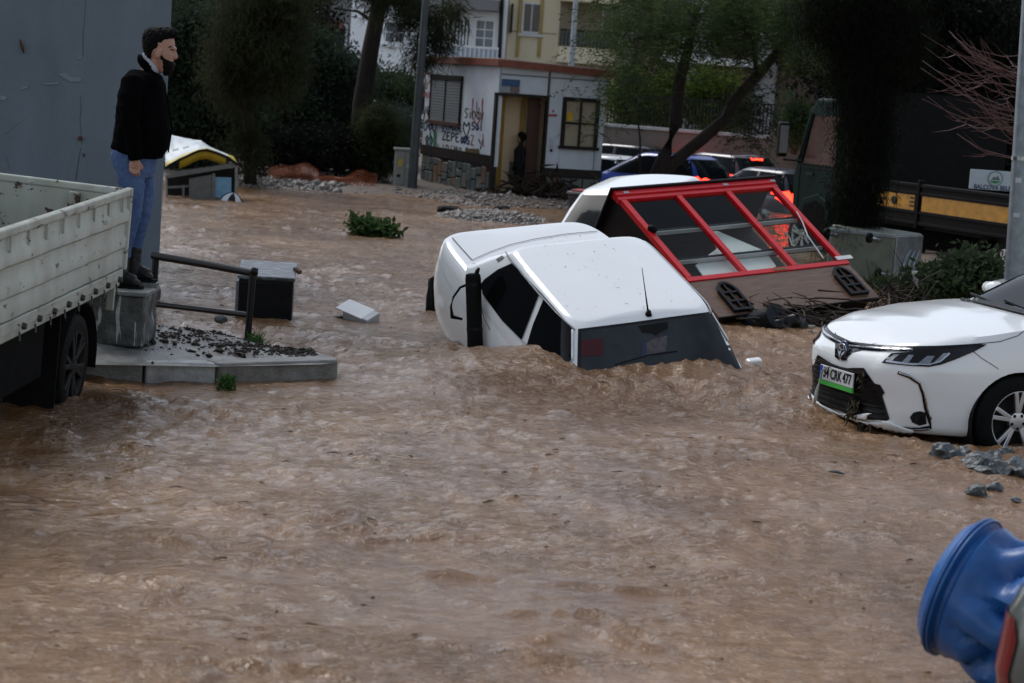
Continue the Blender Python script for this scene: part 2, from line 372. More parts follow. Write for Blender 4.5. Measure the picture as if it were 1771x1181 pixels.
# trampled soil, chips and twigs on the island
n = 900; uu = rng.uniform(.3,.85,n); vv = np.clip(rng.normal(.72,.2,n),.05,.97); P = []
for a_,b_ in zip(uu,vv):
    p = plerp(fr,a_).lerp(plerp(bk,a_),b_); P.append((p.x,p.y,p.z+.004))
SOIL = M('soil_chips', (.018,.013,.010), .7, col2=(.05,.035,.025), scale=30)
tag(chip_cloud('soil_crumbs', SOIL, np.array(P), rng.gamma(1.6,.006,n)+.004),'dark soil crumbs and bark strewn over the pavement island','soil',kind='stuff')
# ------------------------------------------------------------------ cars
def interp(x, pts):
    pts = sorted(pts)
    if x <= pts[0][0]: return pts[0][1]
    for (a,fa),(b,fb) in zip(pts,pts[1:]):
        if x <= b:
            t = (x-a)/(b-a); t = t*t*(3-2*t)*.5+t*.5; return fa+(fb-fa)*t
    return pts[-1][1]
def ring(xf, xr, wd, nf, nr, N):
    x0 = (xf+xr)/2; out = []
    for i in range(N):
        t = 2*math.pi*(i+.5)/N; c, s = math.cos(t), math.sin(t); n = nf if c > 0 else nr
        a = (xf-x0) if c > 0 else (x0-xr)
        out.append((x0+math.copysign(abs(c)**(2/n),c)*a, math.copysign(abs(s)**(2/n),s)*wd))
    return out
def shell(levels, zfun, nf, nr, N=96, crown=.03, toprings=(.92,.8,.6,.35,.12), top=None):
    # a body as a stack of plan outlines (z, front, rear, half width), closed by a crowned deck
    vs = []; fs = []; k = 0
    def push(pts): vs.extend(pts)
    for (z,xf,xr,wd) in levels:
        push([(x,y,zfun(x,y,z)) for x,y in ring(xf,xr,wd,nf,nr,N)]); k += 1
    z,xf,xr,wd = levels[-1]; base = ring(xf,xr,wd,nf,nr,N); xm = (xf+xr)/2
    for s in toprings:
        pts = []
        for x,y in base:
            xx = xm+(x-xm)*(1-(1-s)*.12 if s > .3 else .9); yy = y*s
            pts.append((xx,yy,zfun(xx,yy,z)+crown*(1-s*s)))
        push(pts); k += 1
    for i in range(k-1):
        for j in range(N): fs.append((i*N+j, i*N+(j+1)%N, (i+1)*N+(j+1)%N, (i+1)*N+j))
    fs.append(tuple(range(N-1,-1,-1)))
    L = (k-1)*N; h = N//2                                   # sew the last ring shut across the middle
    for j in range(h-1): fs.append((L+j, L+j+1, L+N-2-j, L+N-1-j))
    return vs, fs
def bvh_of(*objs):
    vs = []; ps = []
    for o in objs:
        n = len(vs); mw = o.matrix_world; vs += [v.co.copy() for v in o.data.vertices]; ps += [[i+n for i in p.vertices] for p in o.data.polygons]
    return BVHTree.FromPolygons(vs, ps)
def fill_poly(poly, step):
    bm = bmesh.new(); f = bm.faces.new([bm.verts.new((u,v,0)) for u,v in poly]); bmesh.ops.triangulate(bm, faces=[f])
    for _ in range(7):
        es = [e for e in bm.edges if e.calc_length() > step]
        if not es: break
        bmesh.ops.subdivide_edges(bm, edges=es, cuts=1); bmesh.ops.triangulate(bm, faces=bm.faces[:])
    bm.verts.index_update(); V = [v.co.copy() for v in bm.verts]; Fc = [[v.index for v in f.verts] for f in bm.faces]; bm.free(); return V, Fc
def patch(name, poly, castfn, bvh, m, parent, off=.004, step=.06, mirror=False, thick=0, smooth=True):
    # lay a flat outline on the curved body: castfn(u,v) -> (origin, direction) in the body's space
    V, Fc = fill_poly(poly, step); out = []; last = None
    for v in V:
        o, d = castfn(v.x, v.y); hit = bvh.ray_cast(o, d)
        if hit[0] is None: out.append(None); continue
        nrm = hit[1] if hit[1].dot(d) < 0 else -hit[1]
        out.append(hit[0]+nrm*off)
    good = [i for i,p in enumerate(out) if p is not None]
    if len(good) < 3: return None
    idx = {g:i for i,g in enumerate(good)}
    vs = [out[g] for g in good]; fs = [tuple(idx[i] for i in f) for f in Fc if all(i in idx for i in f)]
    def mk(vv, ff):
        me = bpy.data.meshes.new(name); me.from_pydata(vv,[],ff); me.update()
        bm = bmesh.new(); bm.from_mesh(me); bmesh.ops.delete(bm, geom=[v for v in bm.verts if not v.link_faces], context='VERTS')
        bm.to_mesh(me); bm.free(); o = link(name, me, m, parent, smooth)
        if thick: s = o.modifiers.new('s','SOLIDIFY'); s.thickness = thick; s.offset = 0
        return o
    o = mk([tuple(v) for v in vs], fs)
    if mirror: mk([(v.x,-v.y,v.z) for v in vs],[tuple(reversed(f)) for f in fs])
    return o
def side_cast(sgn): return lambda u,v: (Vector((u,sgn*3,v)), Vector((0,-sgn,0)))
def front_cast(u,v): return (Vector((6,u,v)), Vector((-1,0,0)))
def rear_cast(u,v): return (Vector((-6,u,v)), Vector((1,0,0)))
def top_cast(u,v): return (Vector((u,v,5)), Vector((0,0,-1)))
def px_cast(root):
    inv = root.matrix_world.inverted(); o = inv @ CAMPOS; rm = inv.to_3x3()
    return lambda u,v: (o, (rm @ ray(u,-v)).normalized())
def strip(pts, w):                          # outline of a line of given width
    P = [Vector((p[0],p[1])) for p in pts]; L = []; Rr = []
    for i,p in enumerate(P):
        d = (P[min(i+1,len(P)-1)]-P[max(i-1,0)]).normalized(); n = Vector((-d.y,d.x))*w/2; L.append(p+n); Rr.append(p-n)
    return [(q.x,q.y) for q in L+Rr[::-1]]
PAINT_W = M('white_car_paint', (.80,.82,.82), .22, var=.03, scale=2, coat=.6)
GLASS_D = M('dark_car_glass', (.012,.017,.020), .08, var=.2, scale=3, spec=.14)
GLASS_C = glass('clear_car_glass', (.30,.34,.36), .02)
BLACKP = M('black_plastic', (.009,.009,.010), .42, var=.3, scale=20, spec=.3)
RUBBER = M('black_rubber', (.009,.009,.009), .65, var=.3, scale=15, bump=.3, bscale=60, spec=.2)
CHROME = M('dull_chrome', (.42,.44,.46), .22, metal=1, var=.1)
ALLOY = M('alloy', (.50,.51,.53), .32, metal=.9, var=.1)
DARKIN = M('dark_interior', (.02,.02,.022), .8, var=.3)
def wheel(root, c, r, wd, side, spokes=5, rim_m=None, simple=False):
    wroot = None
    s = side; t = MB()
    prof = [(r*.66,-wd/2),(r*.80,-wd/2*1.02),(r*.95,-wd/2*.9),(r,-wd/2*.6),(r,wd/2*.6),(r*.95,wd/2*.9),(r*.80,wd/2*1.02),(r*.66,wd/2)]
    t.lathe(prof, c, 'y', 40); ty = t.build('tyre', RUBBER, root, smooth=True)
    rm = MB(); rr = r*.68; y = c[1]
    rm.lathe([(rr*1.0,y*0+s*wd*.46),(rr*.97,s*wd*.50),(rr*.92,s*wd*.47),(rr*.90,s*wd*.30),(rr*.88,-s*wd*.4)], c, 'y', 40)
    rim = rm.build('rim', rim_m or ALLOY, ty, smooth=True)
    dk = MB(); dk.lathe([(rr*.9,s*wd*.12),(.001,s*wd*.14)], c, 'y', 24); dk.build('brake_disc', DARKIN, ty)
    if not simple:
        for i in range(spokes):
            a = 2*math.pi*i/spokes+.3
            for da in (-.16,.16):
                b = MB(); C = Vector(c)
                p0 = C+Vector((math.cos(a)*rr*.16,s*wd*.40,math.sin(a)*rr*.16)); p1 = C+Vector((math.cos(a+da)*rr*.95,s*wd*.44,math.sin(a+da)*rr*.95))
                b.bar(p0,p1,rr*.15,wd*.12,(0,1,0)); b.build('spoke', rim_m or ALLOY, rim, bevel=.006)
        h = MB(); h.lathe([(rr*.30,s*wd*.30),(rr*.30,s*wd*.46),(rr*.2,s*wd*.48),(.002,s*wd*.48)], c, 'y', 20); h.build('hub_cap', rim_m or ALLOY, rim, smooth=True, sharp=30)
        for i in range(5):
            a = 2*math.pi*i/5+.9; b = MB(); C = Vector(c)+Vector((math.cos(a)*rr*.22,0,math.sin(a)*rr*.22))
            b.cyl(C+Vector((0,s*wd*.455,0)),C+Vector((0,s*wd*.487,0)),rr*.055,8); b.build('wheel_nut', DARKIN, rim)
    return ty
def cut_cylinders(o, cuts):
    cs = []
    for c,r,h in cuts:
        mb = MB(); mb.cyl(Vector(c)-Vector((0,h/2,0)), Vector(c)+Vector((0,h/2,0)), r, 40); k = mb.build('cut', None); cs.append(k)
        b = o.modifiers.new('b','BOOLEAN'); b.object = k; b.operation = 'DIFFERENCE'; b.solver = 'EXACT'
    p = o.parent; o.parent = None; bake(o); o.parent = p
    for k in cs: bpy.data.objects.remove(k)
def subdiv(o, lv=1):
    m = o.modifiers.new('ss','SUBSURF'); m.levels = lv; m.render_levels = lv; p = o.parent; o.parent = None; bake(o); o.parent = p
# ---------------- white saloon on the right (front and left flank in view)
car = thing('car', 'white modern saloon at right with number plate and torn front bumper', 'car', group=None)
car.rotation_euler = (.002,-.008,3.513); car.location = (4.485,15.547,-.200); bpy.context.view_layer.update()
def zt(x,y,z):
    if z < .70: return z
    t = (z-.70)/.30
    sh = interp(x, [(-2.3,.98),(-1.6,1.04),(0.0,.99),(.9,.985),(1.3,.945),(1.75,.872),(2.05,.80),(2.2,.752),(2.3,.71)])
    return .66+(sh-.66)*min(1,t)
lv = [(.17,2.16,-2.2,.79),(.19,2.25,-2.26,.84),(.24,2.285,-2.29,.865),(.34,2.265,-2.30,.875),(.46,2.285,-2.31,.89),(.56,2.30,-2.31,.893),(.62,2.30,-2.3,.893),(.66,2.285,-2.29,.892),(.80,2.255,-2.27,.885),(.92,2.235,-2.25,.87),(1.0,2.20,-2.22,.835)]
vs,fs = shell(lv, zt, 4.3, 5, 112, crown=.055)
body = MB().add(vs,fs).build('body', PAINT_W, car, smooth=True)
cut_cylinders(body, [((1.37,1.0,.30),.355,1.1),((1.37,-1.0,.30),.355,1.1),((-1.33,1.0,.30),.355,1.1),((-1.33,-1.0,.30),.355,1.1)])
body.data.polygons.foreach_set('use_smooth',[True]*len(body.data.polygons)); auto_smooth(body,48)
gl = [(.93,1.12,-1.95,.72),(1.0,1.02,-1.85,.745),(1.2,.60,-1.45,.68),(1.36,.20,-1.02,.60),(1.41,.02,-.85,.54)]
vs,fs = shell(gl, lambda x,y,z: z, 5, 5, 80, crown=.028)
cabn = MB().add(vs,fs).build('cabin', PAINT_W, car, smooth=True)
bv = bvh_of(body); bvc = bvh_of(cabn); cast = px_cast(car)
P_ = lambda L: [(x,-y) for x,y in L]                                     # picture rows run downwards
def pp(name, L, m, off=.004, step=14, mirror=True, parent=car, b=None, thick=0): return patch(name, P_(L), cast, b or bv, m, parent, off, step, mirror, thick)
ws = patch('windscreen', [(-.66,1.03),(.66,1.03),(.55,1.37),(-.55,1.37)], front_cast, bvc, GLASS_D, car, .004, .08)
for sg in (1,-1):
    patch('side_window', [(.62,1.0),(.18,1.34),(-.45,1.38),(-.45,1.0)], side_cast(sg), bvc, GLASS_D, car, .004, .08)
    patch('side_window', [(-.52,1.0),(-.52,1.38),(-1.1,1.33),(-1.55,1.04)], side_cast(sg), bvc, GLASS_D, car, .004, .08)
patch('rear_window', [(-.62,1.06),(.62,1.06),(.5,1.36),(-.5,1.36)], rear_cast, bvc, GLASS_D, car, .004, .08)
GLOSSB = M('gloss_black', (.008,.008,.010), .12, var=.2)
MESHB = M('grille_mesh', (.010,.010,.011), .5, var=.3)
# lower grille opening and its slats
z8 = lambda L: [(1300+x/2.567, 440+y/2.567) for x,y in L]
pp('grille', z8([(298,448),(370,492),(430,505),(505,512),(548,572),(572,578),(592,612),(582,628),(614,732),(600,738),(480,728),(300,655),(286,640)]), MESHB, .006, 4)
for k in range(9):
    z0 = .255+k*.036
    patch('grille_slat', strip([(-.54+.022*k,z0),(-.3,z0-.004),(0,z0-.006),(.3,z0-.004),(.54-.022*k,z0)],.010), front_cast, bv, BLACKP, car, .014, .06, thick=.006)
gs = pp('grille_surround', z8(strip([(296,452),(372,500),(440,515),(500,520)],16)), GLOSSB, .012, 8)
pp('grille_bar', z8([(372,345),(384,372),(440,392),(560,404),(720,412),(1010,398),(1040,402),(900,420),(740,432),(560,430),(430,420),(412,440),(390,468),(372,455)]), GLOSSB, .006, 8)
pp('chrome_strip', z8(strip([(432,408),(520,416),(620,423),(716,424)],7)), CHROME, .011, 8, thick=.004)
pp('chrome_strip', z8(strip([(432,408),(412,440),(398,462)],6)), CHROME, .011, 8, thick=.004)
hl = pp('headlight', z8([(578,482),(622,440),(720,432),(860,424),(1005,402),(1044,400),(985,432),(900,468),(840,490),(790,499),(690,494)]), GLOSSB, .007, 8)
LAMP = M('lamp_lens', (.22,.24,.26), .15, metal=.7, var=.3, scale=30)
for L in ([(596,478),(622,478),(660,446),(636,447)],[(668,482),(700,482),(722,448),(700,448)],[(740,484),(790,486),(812,452),(780,452)],[(800,488),(835,480),(880,436),(850,440)]):
    pp('lamp_lens', z8(L), LAMP, .012, 8, parent=hl)
pp('lamp_signature', z8(strip([(600,476),(640,482),(700,488),(790,490),(836,476),(878,440)],6)), CHROME, .014, 6, parent=hl)
# fog lamp pocket
fg = pp('fog_lamp', z8([(703,722),(718,702),(748,694),(772,702),(776,752),(745,760),(712,745)]), BLACKP, .006, 6)
pp('lamp_lens', z8([(722,722),(745,708),(764,722),(762,744),(742,750),(726,740)]), GLOSSB, .012, 6, parent=fg)
pp('fog_trim', z8(strip([(650,524),(700,542),(745,572),(762,620),(772,680),(788,735),(794,766),(740,774),(660,770),(612,766)],15)), GLOSSB, .007, 7)
pp('fog_trim_chrome', z8(strip([(655,524),(705,540),(750,570),(768,620),(780,680),(796,730)],7)), CHROME, .012, 7, thick=.004)
pp('fog_trim_chrome', z8(strip([(790,771),(740,775),(660,769),(612,765)],7)), CHROME, .012, 7, thick=.004)
# panel gaps
GAP = M('panel_gap', (.03,.03,.03), .7)
pp('bonnet_gap', z8(strip([(384,374),(440,390),(560,404),(700,410),(860,408),(1000,398),(1100,388),(1180,362),(1215,335)],3.2)), GAP, .005, 7)
pp('bumper_gap', z8(strip([(985,432),(1020,460),(1060,485),(1095,508)],2.5)), GAP, .005, 7, mirror=False)
pp('splitter', z8([(275,620),(300,655),(420,712),(520,740),(612,740),(720,778),(720,796),(600,780),(500,752),(400,720),(280,650)]), PAINT_W, .016, 8, thick=.01)
pp('under_lip', z8(strip([(300,672),(420,728),(520,762),(660,800),(800,822),(965,832)],7)), BLACKP, .007, 8)
# badge: ring with two crossed ovals on a blue disc
bc = Vector((0,0,0)); h = bv.ray_cast(*cast(1300+392/2.567,-(440+418/2.567)))[0]
h = bv.ray_cast(Vector((6,0,h.z)),Vector((-1,0,0)))[0]
bd = MB(); bd.lathe([(.068,.0),(.068,.012),(.058,.016),(.001,.018)], (h.x,0,h.z), 'x', 28)
bdg = bd.build('badge', M('badge_blue',(.01,.02,.06),.15), car, smooth=True)
for rx,rz_,dz in ((.056,.044,0),(.020,.040,0),(.042,.020,.020)):
    b = MB(); b.tube([(h.x+.019,rx*math.cos(t),h.z+dz+rz_*math.sin(t)) for t in np.linspace(0,2*math.pi,25)], .0045, 6, up=(1,0,0), cap=False); b.build('badge_ring', CHROME, bdg, smooth=True)
# number plate
hp = bv.ray_cast(Vector((6,0,.475)),Vector((-1,0,0)))[0].x+.035
pl = MB().box((hp,0,.475),(.012,.47,.105)).build('number_plate', M('plate_white',(.62,.64,.64),.35,var=.06,scale=20), car, bevel=.003)
MB().box((hp,0,.405),(.014,.48,.032)).build('plate_holder', M('plate_green',(.05,.42,.06),.4,var=.1), pl)
MB().box((hp+.0075,-.214,.475),(.002,.036,.098)).build('plate_band', M('plate_blue',(.01,.06,.35),.4), pl)
def car_text(s, size, y, z, m, parent, xs=.8):
    me = text_mesh(s, size, .001, 'CENTER', .002, xs); o = link('plate_lettering', me, m, parent)
    o.matrix_local = Matrix(((0,0,1,hp+.0085),(1,0,0,y),(0,1,0,z),(0,0,0,1))); return o
INK = M('black_ink',(.01,.01,.01),.5)
car_text('34', .10, -.140, .475, INK, pl); car_text('CRK', .10, .0, .475, INK, pl); car_text('477', .10, .155, .475, INK, pl)
for x,sg in ((1.37,1),(1.37,-1),(-1.33,1),(-1.33,-1)):
    wheel(car, (x,sg*.775,.31), .325, .20, sg, 5)
    mb = MB(); mb.lathe([(.352,-.02),(.352,-.22 if sg>0 else .22)], (x,sg*.86,.30), 'y', 36); mb.build('wheel_arch_liner', DARKIN, car)
MB().box((-.02,0,.28),(2.0,1.3,.2)).build('underbody', DARKIN, car)
for dy in (-.1,.35):                                                     # wipers
    MB().bar((1.02,dy+.1,1.03),(.93,dy-.42,1.06),.02,.014).build('wiper', BLACKP, car)
pp('cowl', [(1641,517),(1680,523),(1771,546),(1790,556),(1790,546),(1720,523),(1660,508)], BLACKP, .012, 10, mirror=False, thick=.01)
for sg in (1,-1):
    mb = MB(); k_ = .0 if sg > 0 else -.30; mb.tube([(.72+k_,sg*.84,1.03),(.74+k_,sg*.93,1.07),(.74+k_,sg*1.04,1.07)],[(.03,.03),(.07,.06),(.05,.045)],10); mb.build('door_mirror', PAINT_W, car, smooth=True)
# weed, plastic and twigs caught in the bumper
WEED = M('wet_weed',(.03,.022,.012),.5,col2=(.07,.05,.02),scale=20); PLAS = M('torn_plastic',(.45,.46,.45),.4,var=.15,scale=10)
cinv = car.matrix_world.inverted()
def caught(pxy, n, ln, name, label, mm, sp=.05):
    mb = MB()
    for i in range(n):
        x,y = pxy[i % len(pxy)]; hit = bv.ray_cast(*cast(1300+(x+random.uniform(-12,12))/2.567,-(440+(y+random.uniform(-8,8))/2.567)))
        if hit[0] is None: continue
        p = hit[0]+hit[1]*.03; q = [p]
        for k in range(4): p = p+Vector((random.uniform(-.01,.02),random.uniform(-sp,sp)*.6,-ln*random.uniform(.1,.35))); q.append(p)
        mb.tube([car.matrix_world @ v for v in q],[.006,.008,.007,.005,.002],5)
    o = mb.build(name, mm); return tag(o,label,'debris',kind='stuff')
caught([(300,665),(470,640),(485,650),(480,670),(460,695),(500,745),(530,750),(500,522)], 46, .10, 'caught_weed','brown weed and bark hanging from the white saloon bumper', WEED)
def ribbon(name, P, wd, m, label):
    mb = MB(); vs = []; fs = []
    for i,p in enumerate(P): vs += [p+Vector((wd*.5*math.cos(i),0.01*math.sin(i*2),0)), p-Vector((wd*.5*math.cos(i*.7),.012,0))]
    for i in range(len(P)-1): fs.append((2*i,2*i+1,2*i+3,2*i+2))
    o = MB().add(vs,fs).build(name, m, smooth=True); s = o.modifiers.new('s','SOLIDIFY'); s.thickness = .004; return tag(o,label,'plastic')
Pr = []
for x,y in ((372,500),(345,520),(335,560),(322,600),(312,640),(300,670)):
    hit = bv.ray_cast(*cast(1300+x/2.567,-(440+y/2.567)))
    if hit[0] is not None: Pr.append(car.matrix_world @ (hit[0]+Vector((.055,0,0))))
if len(Pr) > 2: ribbon('torn_plastic', Pr, .03, PLAS, 'white torn plastic strip hanging over the number plate')

# ---------------- sunken white saloon, nose down in the middle of the flood
SC = 1.08
sed = thing('car', 'white boxy saloon sunk nose-down to its windscreen in the flood', 'car')
sed.scale = (SC,)*3; sed.rotation_euler = (.134,.375,-1.095)
sed.location = Vector((.772*SC,15.313*SC,CAM_H+(-.561-CAM_H)*SC)); bpy.context.view_layer.update()
def zs(x,y,z):
    if z < .80: return z
    t = (z-.80)/.20
    sh = interp(x,[(-2.15,.955),(-1.4,.985),(-.6,.95),(.8,.945),(2.1,.86)])
    return .78+(sh-.78)*t
lv = [(.20,1.98,-1.94,.66),(.24,2.05,-1.99,.71),(.40,2.08,-2.03,.745),(.58,2.10,-2.05,.765),(.70,2.10,-2.055,.765),(.80,2.08,-2.05,.755),(.92,2.06,-2.045,.735),(.98,2.05,-2.04,.715),(1.0,2.03,-2.025,.685)]
vs,fs = shell(lv, zs, 9, 9, 120, crown=.018)
sbody = MB().add(vs,fs).build('body', PAINT_W, sed, smooth=True); auto_smooth(sbody,50)
gl = [(.90,.86,-1.62,.735),(.98,.78,-1.52,.725),(1.20,.44,-1.22,.635),(1.33,.24,-1.03,.575),(1.365,.18,-.985,.55)]
vs,fs = shell(gl, lambda x,y,z: z, 9, 8, 120, crown=.022)
scab = MB().add(vs,fs)
# cabin shell stays closed; near-black opaque patches paint the unlit inside behind glass
me = scab.mesh('cabin')
scabo = link('cabin', me, PAINT_W, sed, smooth=True); auto_smooth(scabo,50)
sbv = bvh_of(sbody); sbc = bvh_of(scabo); scast = px_cast(sed); both = bvh_of(sbody,scabo)
z7 = lambda L: [(720+x/2.952, 290+y/2.952) for x,y in L]
def sp(name, L, m, off=.004, step=12, mirror=True, b=None, parent=sed, thick=0): return patch(name, P_(L), scast, b or sbc, m, parent, off, step, mirror, thick)
SEDGLASS = M('opaque_dark_glass', (.006,.006,.007), .05, var=.3, scale=2, spec=.25)
SEDSCR = M('reflection_grey_screen', (.016,.020,.025), .07, col2=(.065,.075,.086), scale=2.0, spec=.45)  # opaque screen; the grey of reflections is put into its colour
SEAL = M('rubber_seal',(.012,.012,.013),.4)
sp('windscreen_seal', z7([(826,824),(1100,790),(1300,762),(1520,734),(1662,1040),(1700,1110),(820,1110)]), SEAL, .004, 14, mirror=False)
wsn = sp('windscreen', z7([(842,838),(1100,806),(1300,778),(1506,749),(1640,1040),(1670,1100),(840,1100)]), SEDSCR, .010, 14, mirror=False)
sp('side_window', z7([(332,600),(352,575),(420,525),(488,494),(520,520),(632,640),(540,880),(440,780),(345,650)]), SEDGLASS, .008, 8)
sp('side_window', z7([(655,668),(700,720),(794,820),(794,985),(760,1000),(568,905),(600,800)]), SEDGLASS, .008, 8)
sp('window_seal', z7(strip([(330,600),(352,572),(420,522),(490,490),(640,644),(800,826)],4.5)), SEAL, .006, 8)
sp('roof_gutter', z7(strip([(446,420),(560,560),(640,655),(720,742),(812,832)],6)), M('gutter_grey',(.30,.31,.32),.4), .012, 8, thick=.01)
sp('window_trim', z7(strip([(800,830),(800,985)],9)), M('trim_white',(.7,.72,.72),.35), .012, 8, thick=.008)
sp('boot_gap', z7(strip([(168,342),(225,408),(285,474)],3.5)), GAP, .006, 8, mirror=False, b=both)
sp('boot_gap', z7(strip([(285,474),(380,432),(480,396),(600,368),(760,342),(925,327)],2.6)), GAP, .007, 8, mirror=False, b=both)
sp('flank_crease', z7(strip([(110,470),(150,560),(230,690),(260,740)],3)), M('crease_grey',(.55,.57,.58),.4), .004, 8, b=sbv)
patch('tail_light', [(-2.085,.55),(-2.085,.80),(-2.0,.80),(-2.0,.55)], side_cast(-1), sbv, M('dark_red_lens',(.05,.006,.006),.2), sed, .006, .05, True)
# rear-view mirror seen through the screen, cloth seat and sticker
sp('rear_view_mirror', z7([(1130,812),(1280,790),(1282,826),(1240,845),(1220,862),(1200,850),(1150,845)]), BLACKP, .013, 8, mirror=False)
sp('seat_back', z7([(842,885),(950,872),(955,960),(842,968)]), M('red_cloth',(.05,.008,.012),.2,spec=.3), .0125, 8, mirror=False)
sp('bag_on_dashboard', z7([(1160,905),(1215,875),(1280,860),(1270,940),(1160,970)]), M('bag_print',(.034,.034,.036),.2,col2=(.09,.08,.075),scale=24), .0125, 8, mirror=False)
sp('blue_label', z7([(1150,900),(1172,895),(1170,965),(1146,968)]), M('label_blue',(.012,.02,.06),.3), .0135, 8, mirror=False)
sp('door_seam', z7(strip([(540,885),(560,900),(640,930)],2.5)), GAP, .005, 8, b=both)
sp('door_seam', z7(strip([(332,610),(330,680),(345,760),(380,830)],2.2)), GAP, .005, 8, b=both)
sp('pillar_vent', z7([(408,470),(440,450),(452,460),(420,482)]), M('vent_grey',(.10,.10,.10),.5), .006, 6, b=both)
sp('screen_wiper', z7(strip([(1010,1010),(1180,960),(1330,940)],5)), BLACKP, .014, 8, mirror=False, thick=.006)
# aerial, wing mirror
ah = both.ray_cast(*scast(720+1185/2.952,-(290+748/2.952)))[0]
tip_l = sed.matrix_world.inverted() @ (aty(720+1152/2.952, 290+510/2.952, (sed.matrix_world @ ah).y+.02))
an = MB(); an.tube([ah, ah.lerp(tip_l,.12), ah.lerp(tip_l,.5), tip_l],[.016,.007,.004,.0025],8); aer = an.build('aerial', BLACKP, sed, smooth=True)
MB().tube([ah-Vector((0,0,.005)),ah+Vector((0,0,.03))],[.028,.014],10).build('aerial_base', BLACKP, aer, smooth=True)
mm_ = sed.matrix_world.inverted() @ aty(1303,629,16.3)
for sg in (1,-1):
    mb = MB(); mb.box((mm_.x,sg*mm_.y,mm_.z),(.06,.12,.08)); wm_ = mb.build('wing_mirror', PAINT_W, sed, bevel=.015)
    MB().tube([(mm_.x,sg*(mm_.y-.03),mm_.z-.02),(mm_.x-.02,sg*.70,mm_.z-.10)],[.018,.022],8).build('mirror_arm', BLACKP, wm_)
MB().box((2.1,0,.5),(.12,1.6,.16)).build('front_bumper', BLACKP, sed, bevel=.03)
for x,sg in ((1.25,1),(1.25,-1),(-1.2,1),(-1.2,-1)): wheel(sed,(x,sg*.60,.27),.29,.16,sg,simple=True)
# specks of leaf litter on the roof
pts = []
for i in range(60):
    u,v = random.uniform(560,1460), random.uniform(340,740); hh = both.ray_cast(*scast(720+u/2.952,-(290+v/2.952)))
    if hh[0] is not None and hh[1].z > .8 : pts.append(hh[0])
mb = MB()
for p in pts:
    a = random.uniform(0,6.28); l = random.choice([.004,.005,.006,.010,.016]); d = Vector((math.cos(a)*l,math.sin(a)*l,0)); q = Vector((-d.y,d.x,0)).normalized()*.0028
    z = Vector((0,0,.004)); mb.add([p-d+z,p+q+z,p+d+z,p-q+z],[(0,1,2,3)])
lit = mb.build('leaf_litter', SOIL); lit.matrix_world = sed.matrix_world.copy(); tag(lit,'dark leaf specks scattered on the sunken white saloon roof','leaf litter',kind='stuff')
# second white car behind the red kiosk
def plain_car(name, label, loc, rz, paint, body_lv, zf, green, nf=6, ng=6, tilt=(0,0), sc=1.0, lights=None, wx=(1.3,-1.25), roof_m=None):
    c = thing(name, label, 'car', loc); c.rotation_euler = (tilt[0],tilt[1],rz); c.scale = (sc,)*3
    vs,fs = shell(body_lv, zf, nf, nf, 56, crown=.03); b = MB().add(vs,fs).build('body', paint, c, smooth=True); auto_smooth(b,50)
    vs,fs = shell(green, lambda x,y,z: z, ng, ng, 56, crown=.03); g = MB().add(vs,fs).build('cabin', roof_m or paint, c, smooth=True); auto_smooth(g,50)
    gb = bvh_of(g); bb = bvh_of(b)
    z0,f0,r0,w0 = green[1]; z1,f1,r1,w1 = green[-2]
    for nm,cs in (('windscreen',front_cast),('rear_window',rear_cast)):
        patch(nm,[(-w0+.12,z0+.04),(w0-.12,z0+.04),(w1-.07,z1-.0),(-w1+.07,z1-.0)], cs, gb, GLASS_D, c, .006, .12)
    xm = (f1+r1)/2+.05
    for sg in (1,-1):
        patch('side_window',[(f0-.2,z0+.04),(f1-.06,z1-.02),(xm+.04,z1),(xm+.04,z0+.04)], side_cast(sg), gb, GLASS_D, c, .006, .12)
        patch('side_window',[(xm-.04,z0+.04),(xm-.04,z1),(r1+.08,z1-.02),(r0+.28,z0+.04)], side_cast(sg), gb, GLASS_D, c, .006, .12)
    for x in wx:
        for sg in (1,-1): wheel(c,(x,sg*(body_lv[2][3]-.1),.30),.31,.18,sg,simple=True)
    return c, b, g, bb, gb
# ------------------------------------------------------------------ second white car behind the kiosk
OLD_LV = [(.20,1.98,-2.0,.70),(.30,2.06,-2.06,.79),(.58,2.10,-2.12,.825),(.78,2.08,-2.10,.805),(.90,2.05,-2.08,.78),(1.0,2.0,-2.04,.70)]
OLD_GR = [(.88,.88,-1.60,.73),(.96,.80,-1.5,.72),(1.20,.46,-1.18,.63),(1.33,.24,-.98,.565),(1.37,.16,-.90,.53)]
zo = lambda x,y,z: z if z < .8 else .78+(interp(x,[(-2.1,.95),(-1.4,.98),(.8,.95),(2.1,.86)])-.78)*(z-.8)/.2
rz = R(-113); loc = Vector((1.402,24.119,-.245))
c2,*_ = plain_car('car','white car with only roof showing behind the tilted red kiosk',loc,rz,PAINT_W,OLD_LV,zo,OLD_GR,9,8,(.084,.15))
# ------------------------------------------------------------------ red framed kiosk lying tilted on the cars
B0 = aty(1248,548,20.3); B1 = aty(1519,514,21.5); T1 = aty(1333,312,22.85)
KM = frame(B0, B1-B0, T1-B1); KW = (B1-B0).length; KH = (T1-B1).length
kio = thing('kiosk','red framed glass kiosk with wooden skirt tilted against the cars','kiosk',mat=KM)
RED = M('red_paint',(.56,.008,.014),.35,var=.15,scale=12,coat=.1)
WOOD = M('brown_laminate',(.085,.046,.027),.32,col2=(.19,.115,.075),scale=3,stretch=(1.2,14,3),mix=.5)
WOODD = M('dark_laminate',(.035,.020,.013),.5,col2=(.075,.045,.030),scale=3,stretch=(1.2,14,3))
KBLK = M('black_frame',(.010,.010,.011),.35,var=.3,scale=10)
yp = .272*KH; D_ = .62
MB().box2((-.03,0,-.035),(KW+.02,yp-.004,0)).build('skirt_panel', WOOD, kio, bevel=.004)
